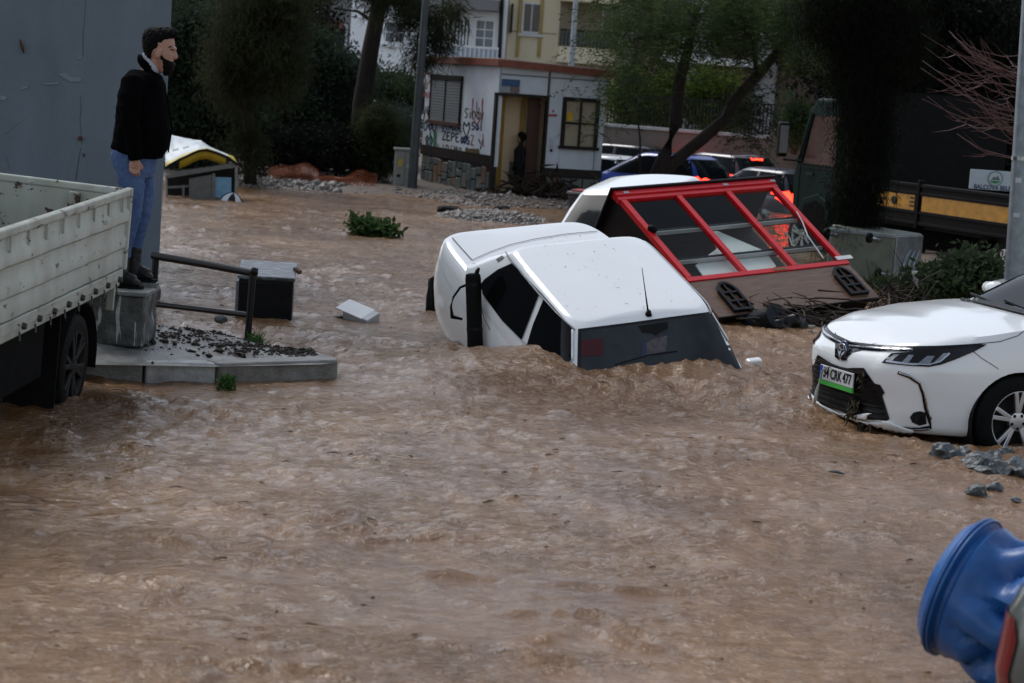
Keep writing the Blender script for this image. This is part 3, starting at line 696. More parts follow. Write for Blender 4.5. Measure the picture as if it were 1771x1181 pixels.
MB().box2((-.03,-.012,-.045),(KW+.02,-.0,.003)).build('skirt_edge', KBLK, kio)
fr = thing('front_frame',None,None); fr.parent = kio
fr = None
rails = []
def rail(name, x0,y0,x1,y1,z0=-.045,z1=.012,m=RED,bv_=.004): return MB().box2((x0,y0,z0),(x1,y1,z1)).build(name,m,kio,bevel=bv_)
bpy.data.objects.remove(bpy.data.objects['front_frame'])
rail('bottom_rail',-.04,yp,KW+.03,yp+.062)
rail('left_rail',-.03,yp+.064,.042,KH-.132); rail('right_rail',KW-.062,yp+.064,KW+.005,KH-.132)
b1,b2 = KW*.350,KW*.672
rail('mullion',b1-.034,yp+.064,b1+.034,KH-.132,z1=.010); rail('mullion',b2-.034,yp+.064,b2+.034,KH-.132,z1=.010)
rail('top_rail',-.05,KH-.13,KW+.02,KH-.072); rail('top_rail',-.055,KH-.070,KW+.025,KH-.005,z1=.03)
for x in (.05,KW*.66,KW-.05): MB().box2((x,KH-.06,.031),(x+.07,KH-.025,.035)).build('bracket',CHROME,kio)
MB().box2((-.09,KH-.003,-D_-.05),(KW+.05,KH+.022,.06)).build('top_board',KBLK,kio,bevel=.004)
MB().box2((-.03,yp+.002,-D_),(-.012,KH-.004,-.047)).build('side_panel',KBLK,kio)
GLK = glass('kiosk_glass',(.88,.90,.88),.02,.35,.006)
xs_ = [.044,b1-.036,b1+.036,b2-.036,b2+.036,KW-.064]
for i in range(3): MB().box2((xs_[2*i],yp+.066,-.02),(xs_[2*i+1],KH-.134,-.016)).build('front_pane',GLK,kio)
MB().box2((KW-.022,yp+.066,-D_+.03),(KW-.016,KH-.134,-.05)).build('side_pane',GLK,kio)
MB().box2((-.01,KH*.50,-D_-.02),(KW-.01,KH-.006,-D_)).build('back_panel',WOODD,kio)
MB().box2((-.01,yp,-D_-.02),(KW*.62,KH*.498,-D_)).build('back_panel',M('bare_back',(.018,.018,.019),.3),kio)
for fy in (.40,.725):
    y = KH-(KH-yp)*fy
    MB().box2((.0,y-.02,-.12),(KW-.03,y+.02,-.055)).build('shelf_edge',KBLK,kio)
    MB().box2((.0,y-.029,-.10),(KW-.03,y-.0215,-.050)).build('shelf_trim',M('bright_trim',(.5,.52,.54),.35,var=.1),kio)
MB().box2((.0,yp+.12,-D_+.02),(KW-.06,yp+.14,-.13)).build('inner_shelf',KBLK,kio)
# white sheet inside that paints the sky's reflection in the glass
sh = MB(); q = [(.30,.05),(.98,.02),(1.30,.10),(1.36,.30),(1.02,.62),(.92,.68),(.80,.40),(.34,.22)]
sh.prism(q, lambda u,v,t: Vector((u*KW/2.1,yp+.06+v*1.35,-.10-.10*v+t)), 0,.012); sh.build('sky_reflection_sheet',M('sky_reflection_sheet',(.86,.89,.90),.25,var=.06,scale=4),kio)
MB().box2((.0,yp+.2,-.20),(KW*.63,yp+.225,-.13)).build('shelf_edge',KBLK,kio)
# hanging lamp with cord at the right end
lp = MB(); lp.tube([(KW-.22,KH-.22,-.2),(KW-.24,KH-.3,-.18),(KW-.25,KH-.36,-.17)],[.01,.04,.055],12); lamp = lp.build('lamp_shade',M('lamp_grey',(.35,.35,.34),.3,metal=.5),kio,smooth=True)
cb = MB(); cb.tube([(KW-.25,KH-.36,-.17),(KW-.27,KH-.6,-.12),(KW-.30,KH-.85,-.10),(KW-.38,KH-1.0,-.09)],.006,6); cb.build('cord',M('white_cord',(.5,.5,.48),.4),lamp)
cb = MB(); cb.tube([(KW-.06,KH-.58,.02),(KW-.10,KH-.75,.016),(KW-.20,KH-.98,.016),(KW-.27,yp+.11,.02)],.007,6); cb.build('cable',M('white_cord',(.5,.5,.48),.4),kio)
MB().tube([(.0,KH-.62,.03),(.03,KH-.66,.035),(.05,KH-.70,.03)],[.03,.045,.03],8).build('tape_knot',RUBBER,kio,smooth=True)
def arch(cx, cy, ang, nm):
    w2,hh,t = .125,.44,.032
    def out(o): return [(-w2+o,0+o),(w2-o,0+o),(w2-o,hh*.62)]+[((w2-o)*math.cos(a),hh*.62+(hh*.38-o)*math.sin(a)) for a in np.linspace(.25,math.pi-.25,7)]+[(-w2+o,hh*.62)]
    ca,sa = math.cos(ang),math.sin(ang); T = lambda u,v,t_: Vector((cx+u*ca-v*sa,cy+u*sa+v*ca,t_))
    mb = MB(); A = out(0); B = out(t); n = len(A); vs = []
    for P,z in ((A,.002),(A,.04),(B,.04),(B,.002)): vs += [T(u,v,z) for u,v in P]
    fs = [(k*n+i,k*n+(i+1)%n,((k+1)%4)*n+(i+1)%n,((k+1)%4)*n+i) for k in range(4) for i in range(n)]
    mb.add(vs,fs); f = mb.build('arch_window',KBLK,kio)
    for (u0,u1,v0,v1) in ((-.012,.012,t,hh-t),(-w2+t,w2-t,hh*.30,hh*.30+.024),(-w2+t,w2-t,hh*.60,hh*.60+.024)):
        MB().prism([(u0,v0),(u1,v0),(u1,v1),(u0,v1)],T,.003,.036 if u1>.05 else .034).build('glazing_bar',KBLK,f)
arch(.30,.03,-.02,'a'); arch(KW-.22,.06,-.02,'b')
MB().box2((KW*.52,yp+.012,.013),(KW*.60,yp+.045,.016)).build('name_tag',M('gold_tag',(.16,.10,.02),.4),kio)
MB().box2((KW-.1,yp+.065,.013),(KW+.12,yp+.12,.02)).build('tape_strip',M('white_tape',(.6,.62,.62),.4),kio)
MB().box2((.08,.03,-D_-.1),(KW-.08,yp-.02,-.05)).build('lower_cabinet',M('black_board',(.012,.010,.009),.6,var=.4),kio)  # near-black box closing the underside of the skirt
# twigs washed against the kiosk and under it
TWIG = M('wet_twig',(.022,.013,.009),.6,col2=(.06,.036,.022),scale=15)
def twig_heap(name,label,c,ext,n,ln,r,seed,up=.15):
    rd = random.Random(seed); mb = MB()
    for i in range(n):
        p = Vector((c[0]+rd.gauss(0,ext[0]),c[1]+rd.gauss(0,ext[1]),c[2]+abs(rd.gauss(0,ext[2])))); a = rd.uniform(0,6.28); l = ln*rd.uniform(.3,1.3)
        d = Vector((math.cos(a),math.sin(a)*.6,rd.uniform(-up,up*2)))*l; q = [p-d*.5,p+Vector((rd.gauss(0,.05),rd.gauss(0,.05),rd.gauss(0,.03)))*l,p+d*.5]
        mb.tube(q,[r*rd.uniform(.5,1.3),r,r*.3],5)
    o = mb.build(name,TWIG); return tag(o,label,'twigs',kind='stuff')
cdb = aty(1400,565,20.6)
twig_heap('driftwood','tangled driftwood twigs heaped under the wooden kiosk skirt',(cdb.x-.05,20.7,.02),(.45,.22,.11),230,.5,.009,3)
e0 = aty(1530,515,21.6); twig_heap('brushwood','brown brushwood twigs sticking out beside the kiosk corner',(e0.x+.1,21.6,e0.z-.1),(.14,.15,.14),60,.7,.007,4,.6)
bg_ = aty(1370,560,20.3); mb = MB()
for i in range(7): 
    c = Vector((bg_.x+random.uniform(-.16,.16),20.3+random.uniform(-.1,.1),bg_.z-.02+random.uniform(-.05,.05)))
    mb.tube([c+Vector((-.1,0,.02)),c,c+Vector((.1,0,-.04))],[.04,.1,.03],8)
tag(organic('bin_bag',mb,M('black_bag',(.010,.011,.012),.25,bump=.8,bscale=12),None,.02,2),'black bin bag caught in twigs under the kiosk','bag')
bb_ = aty(1330,572,20.2); mb = MB(); mb.lathe([(.001,-.02),(.17,0),(.18,.05),(.15,.42),(.16,.45),(.001,.44)],(0,0,0),'z',20); o = mb.build('bucket',M('navy_plastic',(.012,.018,.026),.4),smooth=True,sharp=40)
o.location = (bb_.x-.12,20.5,-.02); o.scale = (.8,.8,.8); o.rotation_euler = (R(62),R(25),.4); tag(o,'dark navy plastic bucket tipped over below the kiosk','bucket')
sh_ = aty(1408,575,19.9); ribbon('torn_plastic',[aty(1404+random.uniform(-4,4),562+4*i,20.0+.02*i) for i in range(8)],.07,PLAS,'pale torn plastic hanging in the twigs under the kiosk')
ribbon('torn_plastic',[aty(1582+random.uniform(-3,3),468+5*i,21.8) for i in range(8)],.07,PLAS,'pale plastic rag hanging on the brushwood tips')
# ------------------------------------------------------------------ black posts by the sunken car
p0 = aty(822,606,16.55); p1 = aty(818,474,p0.y+.05); pr = .0635
bol = thing('bollard','black rubber bollard leaning beside the sunken car rear door','bollard',p0); L = lambda v: v-p0
mb = MB(); d = (p1-p0); mb.tube([Vector((0,0,-.4)),Vector((0,0,0)),d*.5,d*.94,d,d*1.015],[pr,pr,pr*.98,pr,pr*.9,pr*.5],20); mb.build('post',RUBBER,bol,smooth=True,sharp=45)
mb = MB(); t = d*1.0; mb.tube([t+Vector((.02,0,-.02)),t+Vector((.035,0,.03)),t+Vector((.045,0,.055))],[(.05,.02),(.045,.018),(.01,.01)],10); mb.build('flap',RUBBER,bol,smooth=True)
for f_ in (.28,.86):
    mb = MB(); c = d*f_; dn = d.normalized()
    mb.tube([c-dn*.012,c+dn*.012],[pr*1.03,pr*1.03],20); mb.build('band',BLACKP,bol,smooth=True,sharp=40)
mb = MB(); mb.tube([L(aty(x,y,p0.y+.14)) for x,y in ((808,492),(796,497),(784,514),(780,530),(782,548),(800,552))],[.012,.011,.010,.010,.02,.01],6); mb.build('cable_loop',RUBBER,bol,smooth=True)
q0 = atz(745,542,-.02); Lq = lambda x,y,dy=0: aty(x,y,q0.y+dy)-q0
bmp = thing('bumper_end','black torn bumper corner hanging at the sunken car tail','bumper',q0)
mb = MB(); mb.tube([Lq(741,560),Lq(742,540),Lq(744,510),Lq(750,486),Lq(758,478,.2),Lq(768,480,.5)],[(.055,.03),(.06,.035),(.062,.04),(.055,.04),(.04,.03),(.02,.02)],12); mb.build('corner_shell',BLACKP,bmp,smooth=True)
mb = MB(); mb.tube([Lq(750,560,-.02),Lq(751,540,-.02),Lq(754,505,-.02),Lq(756,494)],[(.03,.05),(.035,.05),(.03,.05),(.01,.03)],10); mb.build('inner_rib',RUBBER,bmp,smooth=True)
mb = MB(); mb.tube([Lq(757,500),Lq(766,512,.1),Lq(771,516,.1)],[.012,.014,.02],8); mb.build('bracket',BLACKP,bmp,smooth=True)
q1 = atz(772,548,0); mb = MB(); mb.prism([(-.13,0),(.12,0),(.10,.12),(.03,.10)],lambda u,v,t: Vector((u,t,v)),0,.03); o = mb.build('plastic_shard',BLACKP,bevel=.006); o.location = (q1.x,q1.y,-.01); tag(o,'black plastic shard poking out of water below the tail','debris')
# ------------------------------------------------------------------ railing, cabinet, floating bits
RAILM = M('black_gloss_rail',(.010,.010,.012),.3,var=.4,scale=25)
ya,yb = 16.4,15.75
rl = aty(260,556,ya); rail_ = thing('railing','black bent metal railing standing on the pavement island','railing',rl); L = lambda x,y,Y: aty(x,y,Y)-rl
for nm,pts,r in (('post',[L(260,566,ya),L(270,441,ya)],.026),('post',[L(427,600,yb),L(438,468,yb)],.026),('top_rail',[L(265,442,ya),L(350,456,(ya+yb)/2),L(442,473,yb)],.030),('lower_rail',[L(268,526,ya),L(345,535,(ya+yb)/2),L(430,545,yb)],.022)):
    MB().tube(pts,r,12).build(nm,RAILM,rail_,smooth=True,sharp=50)
MB().tube([L(270,441,ya),L(268,436,ya)],[.03,.02],10).build('cap',RAILM,rail_,smooth=True); MB().tube([L(438,474,yb),L(442,463,yb)],[.034,.024],10).build('cap',RAILM,rail_,smooth=True)
cc = aty(457,560,18.1); cab = thing('metal_cabinet','black metal box with flaking top half sunk beyond the railing','cabinet',(cc.x,18.1,cc.z),R(5)); cab.rotation_euler = (R(10),0,R(5))
CB = M('black_steel',(.008,.011,.016),.35,var=.5,scale=12); CT = M('flaked_top',(.035,.045,.05),.3,col2=(.24,.29,.31),scale=9,stretch=(1,4,1),mix=.56,softness=.07)
MB().box2((-.235,0,-.3),(.235,.5,.40)).build('casing',CB,cab,bevel=.008); MB().box2((-.25,-.012,.402),(.25,.515,.432)).build('lid',CT,cab,bevel=.008)
MB().box2((-.225,-.012,-.2),(.225,-.003,.38)).build('door',CB,cab,bevel=.004); MB().bar((.235,.28,.44),(.285,.2,.43),.035,.03).build('hinge',M('rust',(.10,.05,.03),.8,var=.4),cab)
MB().box2((-.262,.01,-.2),(-.2365,.48,.37)).build('side_sheet',M('pale_steel',(.13,.15,.16),.4,var=.3),cab)
pc = atz(618,553); o = thing('floating_carton','white foam carton floating open in the brown water','carton',(pc.x,pc.y,0),R(-35)); o.scale = (.82,)*3; WHT = M('white_foam',(.62,.65,.66),.5,var=.06)
rr_ = Matrix.Rotation(R(24),3,'Y')
MB().box((.05,0,.05),(.34,.22,.11),Matrix.Rotation(R(20),3,'X') @ Matrix.Rotation(R(14),3,'Y')).build('carton_body',M('foam_grey',(.40,.43,.44),.5,var=.1),o,bevel=.006)
MB().box((-.02,-.02,.115),(.36,.25,.016),Matrix.Rotation(R(20),3,'X') @ Matrix.Rotation(R(14),3,'Y')).build('carton_lid',WHT,o,bevel=.004)
MB().box((-.22,.05,.02),(.2,.24,.016),Matrix.Rotation(R(-12),3,'Y')).build('carton_flap',WHT,o)
# ------------------------------------------------------------------ concrete block
bl = thing('concrete_block','stained concrete block under the man in the black jacket','block',(-2.785,14.66,.25))
def drip():
    m = M('dripped_concrete',(.033,.037,.033),.55,col2=(.095,.10,.095),scale=7,bump=.6,bscale=35); t = m.node_tree; p = t.nodes['Principled BSDF']
    tc = t.nodes.new('ShaderNodeTexCoord'); mp = t.nodes.new('ShaderNodeMapping'); mp.inputs['Scale'].default_value = (30,30,2.2); n = t.nodes.new('ShaderNodeTexNoise'); n.inputs['Scale'].default_value = 1; n.inputs['Detail'].default_value = 2
    r = t.nodes.new('ShaderNodeValToRGB'); r.color_ramp.elements[0].position = .57; r.color_ramp.elements[1].position = .62
    mx = t.nodes.new('ShaderNodeMixRGB'); mx.inputs[2].default_value = (.36,.38,.38,1); src = p.inputs['Base Color'].links[0].from_socket
    t.links.new(tc.outputs['Object'],mp.inputs[0]); t.links.new(mp.outputs[0],n.inputs[0]); t.links.new(n.outputs[0],r.inputs[0]); t.links.new(r.outputs[0],mx.inputs[0]); t.links.new(src,mx.inputs[1]); t.links.new(mx.outputs[0],p.inputs['Base Color']); return m
me = MB().box((0,0,.12),(.43,.50,.36)).mesh('core'); o = link('core',me,drip(),bl)
s = o.modifiers.new('s','SUBSURF'); s.subdivision_type = 'SIMPLE'; s.levels = s.render_levels = 5; bvm = o.modifiers.new('b','BEVEL'); bvm.width = .02
o.parent = None; bake(o); o.parent = bl
for v in o.data.vertices: v.co += v.co.normalized()*.020*noise.noise(v.co*9)+Vector((0,0,0))
MB().box((0,0,.313),(.46,.54,.032)).build('cap_slab',M('cap_concrete',(.10,.11,.10),.4,col2=(.24,.25,.24),scale=9,bump=.4),bl,bevel=.008)
# ------------------------------------------------------------------ grey building at the left
wl = aty(262,500,19.0); wt = aty(287,0,19.0)
PL = M('grey_plaster',(.088,.116,.142),.75,col2=(.132,.165,.196),scale=1.5,bump=.3,bscale=90,softness=.22,stretch=(1.4,1,.45))
bld = thing('building','plain grey plastered building wall with cracks behind the man','building',(wl.x+.06,19.0,-.3))
wm = MB().prism([(-9,0),(0,0),(-1.9,6),(-9,6)],lambda u,v,t: Vector((u,v,t)),0,6.5).build('wall',PL,bld,bevel=.02)
MB().box2((-9,-.03,0),(.03,-.002,.42)).build('plinth',M('dark_plinth',(.05,.055,.06),.7,bump=.5,bscale=20,var=.4),bld,bevel=.01)
MB().prism([(-9.1,-.15),(.15,-.15),(-1.8,6.1),(-9.1,6.1)],lambda u,v,t: Vector((u,v,t)),6.51,6.7).build('roof_slab',CONC,bld)
CRK = M('crack',(.055,.065,.075),.9)
def wl_pt(x,y,d=.003): p = aty(x,y,19.0-d); return p-Vector((wl.x+.06,19.0,-.3))
def crack(pts,w_):
    P = [wl_pt(x,y) for x,y in pts]; vs = []; fs = []
    for i,p in enumerate(P):
        ww = w_*(.4+.8*abs(noise.noise(p*7))); vs += [p+Vector((-ww,0,0)),p+Vector((ww,0,0))]
    for i in range(len(P)-1): fs.append((2*i,2*i+1,2*i+3,2*i+2))
    MB().add(vs,fs).build('crack',CRK,bld)
crack([(148,0),(146,40),(143,62),(144,80),(143,97)],.004); crack([(139,165),(140,190),(138,205),(141,235),(141,250)],.0035); crack([(140,255),(136,275),(134,290),(131,311)],.0055)
crack([(8,233),(20,223),(32,213),(46,204)],.0035); crack([(10,272),(14,283),(16,291)],.004)
PAT = M('plaster_patch',(.145,.18,.205),.7,var=.12,scale=6)
for L_ in ([(100,128),(112,126),(125,133),(141,135),(140,142),(122,142),(108,134)],[(70,144),(100,142),(102,146),(80,147)],[(36,152),(50,147),(47,153),(34,156)],[(0,165),(14,168),(8,174),(0,173)],[(132,100),(142,98),(140,103)]):
    mb = MB(); mb.prism([(wl_pt(x,y).x,wl_pt(x,y).z) for x,y in L_],lambda u,v,t: Vector((u,t,v)),-.009,-.002); mb.build('plaster_patch',PAT,bld,bevel=.004)
RUST = M('rust_brown',(.06,.025,.014),.85,var=.5,scale=30)
p = wl_pt(39,80); MB().tube([p+Vector((-.02,-.02,.06)),p+Vector((0,-.03,0)),p+Vector((.02,-.02,-.06))],[.006,.016,.006],8).build('rusty_spike',RUST,bld,smooth=True)
p = wl_pt(139,239); MB().tube([p,p+Vector((0,-.04,0))],[.022,.018],8).build('rusty_anchor',RUST,bld)
p = wl_pt(144,268); MB().tube([p+Vector((0,0,.015)),p+Vector((.01,-.01,-.01))],[.006,.01],6).build('rusty_anchor',RUST,bld)
# ------------------------------------------------------------------ white flatbed truck, tail towards the man
C0 = aty(222,328,13.9); D0 = aty(0,400,11.2); E0 = aty(0,300,13.98)
ex = (D0-C0).normalized(); tt = (E0-C0); ey = -(tt-ex*tt.dot(ex)).normalized(); TM = frame(C0,ex,ey)
trk = thing('flatbed_truck','white rusty dropside truck with tail beside the man','truck',mat=TM)
def oldpaint(name,base,rust,th,sc):
    m = M(name,base,.42,var=.10,scale=2.5); t = m.node_tree; p = t.nodes['Principled BSDF']; src = p.inputs['Base Color'].links[0].from_socket
    tc = t.nodes.new('ShaderNodeTexCoord'); n = t.nodes.new('ShaderNodeTexNoise'); n.inputs['Scale'].default_value = sc; n.inputs['Detail'].default_value = 8; n.inputs['Roughness'].default_value = .7
    r = t.nodes.new('ShaderNodeValToRGB'); r.color_ramp.elements[0].position = th; r.color_ramp.elements[1].position = th+.03
    mx = t.nodes.new('ShaderNodeMixRGB'); mx.inputs[2].default_value = (*rust,1)
    mpn = t.nodes.new('ShaderNodeMapping'); mpn.inputs['Scale'].default_value = (.6,1,1.5); t.links.new(tc.outputs['Object'],mpn.inputs[0]); t.links.new(mpn.outputs[0],n.inputs[0]); t.links.new(n.outputs[0],r.inputs[0]); t.links.new(r.outputs[0],mx.inputs[0]); t.links.new(src,mx.inputs[1])
    n3 = t.nodes.new('ShaderNodeTexNoise'); n3.inputs['Scale'].default_value = 5; n3.inputs['Detail'].default_value = 5; mp3 = t.nodes.new('ShaderNodeMapping'); mp3.inputs['Scale'].default_value = (1,1,.25); t.links.new(tc.outputs['Object'],mp3.inputs[0]); t.links.new(mp3.outputs[0],n3.inputs[0])
    r3 = t.nodes.new('ShaderNodeValToRGB'); r3.color_ramp.elements[0].position = .35; r3.color_ramp.elements[0].color = (.62,.58,.50,1); r3.color_ramp.elements[1].position = .62
    m3 = t.nodes.new('ShaderNodeMixRGB'); m3.blend_type = 'MULTIPLY'; m3.inputs[0].default_value = .55; t.links.new(n3.outputs[0],r3.inputs[0]); t.links.new(mx.outputs[0],m3.inputs[1]); t.links.new(r3.outputs[0],m3.inputs[2])
    t.links.new(m3.outputs[0],p.inputs['Base Color']); return m
TP = oldpaint('aged_white_paint',(.43,.45,.40),(.05,.025,.013),.60,9); TPI = oldpaint('aged_inner_paint',(.40,.43,.38),(.05,.025,.013),.575,7)
LEN = 3.1; BW = 1.62; PH = .52
def gate(name, L, prof, m, place):                  # pressed-steel drop side: profile (offset,z) run along its length
    n = 60; vs = []; fs = []; k = len(prof)
    for i in range(n+1):
        u = L*i/n
        for (o_,z) in prof:
            dn = .010*noise.noise(Vector((u*2.2,z*3,4.1)))+.006*noise.noise(Vector((u*6,z*5,1)))
            vs.append(place(u,o_+dn,z))
    for i in range(n):
        for j in range(k): fs.append((i*k+j,i*k+(j+1)%k,(i+1)*k+(j+1)%k,(i+1)*k+j))
    fs += [tuple(range(k-1,-1,-1)),tuple(n*k+j for j in range(k))]
    return MB().add(vs,fs).build(name,m,trk,smooth=True,sharp=38)
prof = [(-.020,-.045),(0,-.05),(.004,-.12),(.022,-.145),(.022,-.205),(.002,-.225),(.002,-.30),(.016,-.325),(.016,-.385),(.003,-.40),(.006,-.435),(.010,-.45),(.010,-PH),(-.020,-PH)]
gate('drop_side',LEN,prof,TP,lambda u,o_,z: Vector((u,o_,z)))
gate('drop_side',LEN,prof,TPI,lambda u,o_,z: Vector((u,-BW-o_,z)))
gate('tailgate',BW-.06,[(o_,z) for o_,z in prof],TPI,lambda u,o_,z: Vector((-.0-o_*.5,-.03-u,z)))
for pts in ([(-.01,-.005,-.018),(LEN,-.005,-.018)],[(-.01,-BW+.005,-.018),(LEN,-BW+.005,-.018)]):
    MB().bar(pts[0],pts[1],.05,.055).build('top_rail',TP,trk,bevel=.014,seg=3)
MB().bar((.0,-.035,-.018),(.0,-BW+.035,-.018),.045,.05).build('top_rail',TPI,trk,bevel=.012,seg=3)
for i in range(9): x = .16+i*.34; MB().bar((x,.012,-.04),(x,.014,-.135),.012,.016,(1,0,0)).build('rail_stud',TP,trk,bevel=.004)
MB().box2((-.035,-.02,-PH-.02),(.0,.028,.012)).build('corner_post',TP,trk,bevel=.008)
for yy in (-.35,-1.0): MB().box2((.02,yy-.04,-PH),(.06,yy+.04,-.05)).build('tailgate_strut',oldpaint('rusty_strut',(.34,.35,.30),(.04,.018,.01),.50,8),trk,bevel=.012)
MB().box2((.0,-BW,-PH-.05),(LEN,-.012,-PH+.02)).build('bed_floor',M('bed_boards',(.12,.125,.11),.5,var=.5,scale=6),trk)
MB().box2((.0,-.03,-PH-.085),(LEN,.012,-PH-.012)).build('sill_rail',TP,trk,bevel=.008)
MB().box2((.0,-.035,-PH-.135),(LEN,-.005,-PH-.09)).build('sill_rail',TP,trk,bevel=.008)
LAT = M('dark_latch',(.05,.05,.045),.5,metal=.5,var=.4)
for i in range(8):
    x = .10+i*.30; lt = MB().tube([(x,.012,-PH-.075),(x,.034,-PH-.075)],[.022,.018],10).build('latch',LAT,trk,smooth=True,sharp=40)
    MB().tube([(x+.05,.01,-PH-.10),(x+.055,.02,-PH-.15),(x+.04,.018,-PH-.17)],.006,6).build('rope_hook',LAT,lt,smooth=True)
CH = M('chassis_black',(.008,.008,.008),.8,var=.4,scale=10,spec=.15)
for yy in (-.42,-1.2): MB().box2((.05,yy-.05,-PH-.36),(LEN+.8,yy+.05,-PH-.14)).build('chassis_beam',CH,trk)
for x in (.15,.9,1.8,2.7): MB().box2((x,-BW+.05,-PH-.14),(x+.08,-.04,-PH-.055)).build('cross_member',CH,trk)
MB().bar((.03,-.05,-PH-.06),(.03,-.05,-PH-.30),.05,.03).build('tail_bracket',TP,trk,bevel=.006)
wz = -1.075; wx_ = .82
MB().tube([(wx_,-.2,wz),(wx_,-BW+.2,wz)],.06,10).build('axle',CH,trk)
BLK_RIM = M('dirty_rim',(.03,.03,.03),.5,metal=.4,var=.4)
def ywheel(c,r,wd,s): return wheel(trk,c,r,wd,s,6,BLK_RIM)
for yy,s in ((-.14,1),(-BW+.14,-1)): ywheel((wx_,yy,wz),.345,.20,s)
# curved mudguard and flap
mb = MB(); vs = []; fs = []
for i in range(13):
    a = R(-10+200*i/12); 
    for yy in (-.30,-.02): vs.append((wx_-math.cos(a)*.43,yy,wz+math.sin(a)*.42))
for i in range(12): fs.append((2*i,2*i+1,2*i+3,2*i+2))
o = mb.add(vs,fs).build('mudguard',CH,trk,smooth=True); s = o.modifiers.new('s','SOLIDIFY'); s.thickness = .012
MB().box2((1.30,-.34,wz-.25),(1.315,-.02,-PH-.15)).build('mud_flap',RUBBER,trk)
MB().box2((1.5,-.3,wz+.05),(2.4,-.06,-PH-.15)).build('tool_box',CH,trk,bevel=.01)
# cab, ahead of the bed
MB().prism([(LEN+.1,-1.0),(LEN+1.55,-1.0),(LEN+1.6,-.45),(LEN+1.35,.55),(LEN+1.2,.62),(LEN+.15,.62)],lambda u,v,t: Vector((u,t,v)),-BW+.02,-.02).build('cab',TP,trk,bevel=.05,seg=3)
MB().prism([(LEN+.3,-.3),(LEN+1.3,-.3),(LEN+1.15,.45),(LEN+.3,.45)],lambda u,v,t: Vector((u,t,v)),-.03,-.012).build('door_window',GLASS_D,trk)
for yy,s in ((-.12,1),(-BW+.12,-1)): ywheel((LEN+.75,yy,wz-.02),.33,.18,s)
# ------------------------------------------------------------------ person standing on the block
FX,FY,FZ = -2.725,14.70,.578
man = thing('person','person in black jacket and blue jeans standing on the concrete block','person',(FX,FY,FZ))
def mp(x,y): return ((x-150-(1131-y)*.046)/588, (1131-y)/588)
def ell(mb,c,r,rot=None,n=16):
    vs = []; fs = []; m_ = 10
    for i in range(1,m_):
        a = math.pi*i/m_
        for j in range(n): b = 2*math.pi*j/n; vs.append(Vector((math.sin(a)*math.cos(b)*r[0],math.sin(a)*math.sin(b)*r[1],math.cos(a)*r[2])))
    vs += [Vector((0,0,r[2])),Vector((0,0,-r[2]))]
    for i in range(m_-2):
        for j in range(n): fs.append((i*n+j,i*n+(j+1)%n,(i+1)*n+(j+1)%n,(i+1)*n+j))
    t = len(vs)-2
    for j in range(n): fs += [(t,(j+1)%n,j),(t+1,(m_-2)*n+j,(m_-2)*n+(j+1)%n)]
    if rot is not None: vs = [rot @ v for v in vs]
    return mb.add([v+Vector(c) for v in vs],fs)
def slab(mb,rows,n=20,sq=2.4):                        # horizontal sections (z, back x, front x, half width, y centre)
    vs = []; fs = []
    for z,xa,xb,hw,yc in rows:
        for j in range(n):
            t = 2*math.pi*j/n; c,s = math.cos(t),math.sin(t)
            vs.append(((xa+xb)/2+(xb-xa)/2*math.copysign(abs(c)**(2/sq),c),yc+hw*math.copysign(abs(s)**(2/sq),s),z))
    k = len(rows)
    for i in range(k-1):
        for j in range(n): fs.append((i*n+j,i*n+(j+1)%n,(i+1)*n+(j+1)%n,(i+1)*n+j))
    fs += [tuple(range(n-1,-1,-1)),tuple((k-1)*n+j for j in range(n))]
    return mb.add(vs,fs)
def row(y,a,b,hw,yc=0): xa,z = mp(a,y); xb,_ = mp(b,y); return (z,xa,xb,hw,yc)
SKIN = M('skin',(.30,.150,.100),.5,col2=(.40,.21,.15),scale=14,bump=.15,bscale=90); HAIR = M('black_hair',(.006,.005,.005),.6,var=.5,scale=60,bump=.7,bscale=120,spec=.2)
JACK = M('black_wool',(.004,.004,.005),.95,var=.4,scale=40,bump=.35,bscale=60,spec=.06); JEAN = M('blue_denim',(.026,.058,.155),.85,col2=(.080,.135,.27),scale=7,bump=.35,bscale=50,stretch=(1,1,.6)); BOOT = M('black_leather',(.012,.012,.013),.4,var=.4,scale=20,bump=.3,bscale=30)
# body: head, neck, trunk and hands in one skin
mb = MB(); hx,hz = mp(270,140); Y0 = 0
rt = Matrix.Rotation(R(8),3,'Y')
slab(mb,[row(60,240,296,.030),row(68,222,312,.048),row(82,211,322,.062),row(98,206,327,.069),row(115,205,330,.072),row(128,206,329,.072),row(145,209,326,.071),row(160,214,325,.069),row(178,222,324,.064),row(192,232,324,.057),row(206,244,323,.050),row(222,258,318,.042),row(236,270,306,.030)],20,2.2)
nx,nz = mp(343,168); mb.tube([(nx-.034,0,nz+.056),(nx-.018,0,nz+.026),(nx-.011,0,nz+.002),(nx-.024,0,nz-.014)],[.009,.0095,.0115,.010],8,up=(0,1,0))
ell(mb,(nx-.026,0,nz+.006),(.017,.017,.024)); ell(mb,(nx-.030,0,nz+.058),(.016,.050,.014))
lx,lz = mp(331,198)
jx,jz = mp(292,196)
for sg in (-1,1):
    ex_,ez_ = mp(266,158); ell(mb,(ex_+.004,sg*.082,ez_-.004),(.021,.013,.034),Matrix.Rotation(R(12),3,'Y'))
n0 = mp(250,185); n1 = mp(218,255); mb.tube([(n0[0]-.006,0,n0[1]),(n1[0],0,n1[1])],[(.060,.058),(.066,.068)],14,up=(0,1,0))
slab(mb,[row(262,150,262,.15),row(340,120,275,.15),row(460,110,290,.15),row(600,100,240,.14)])
wr = {}
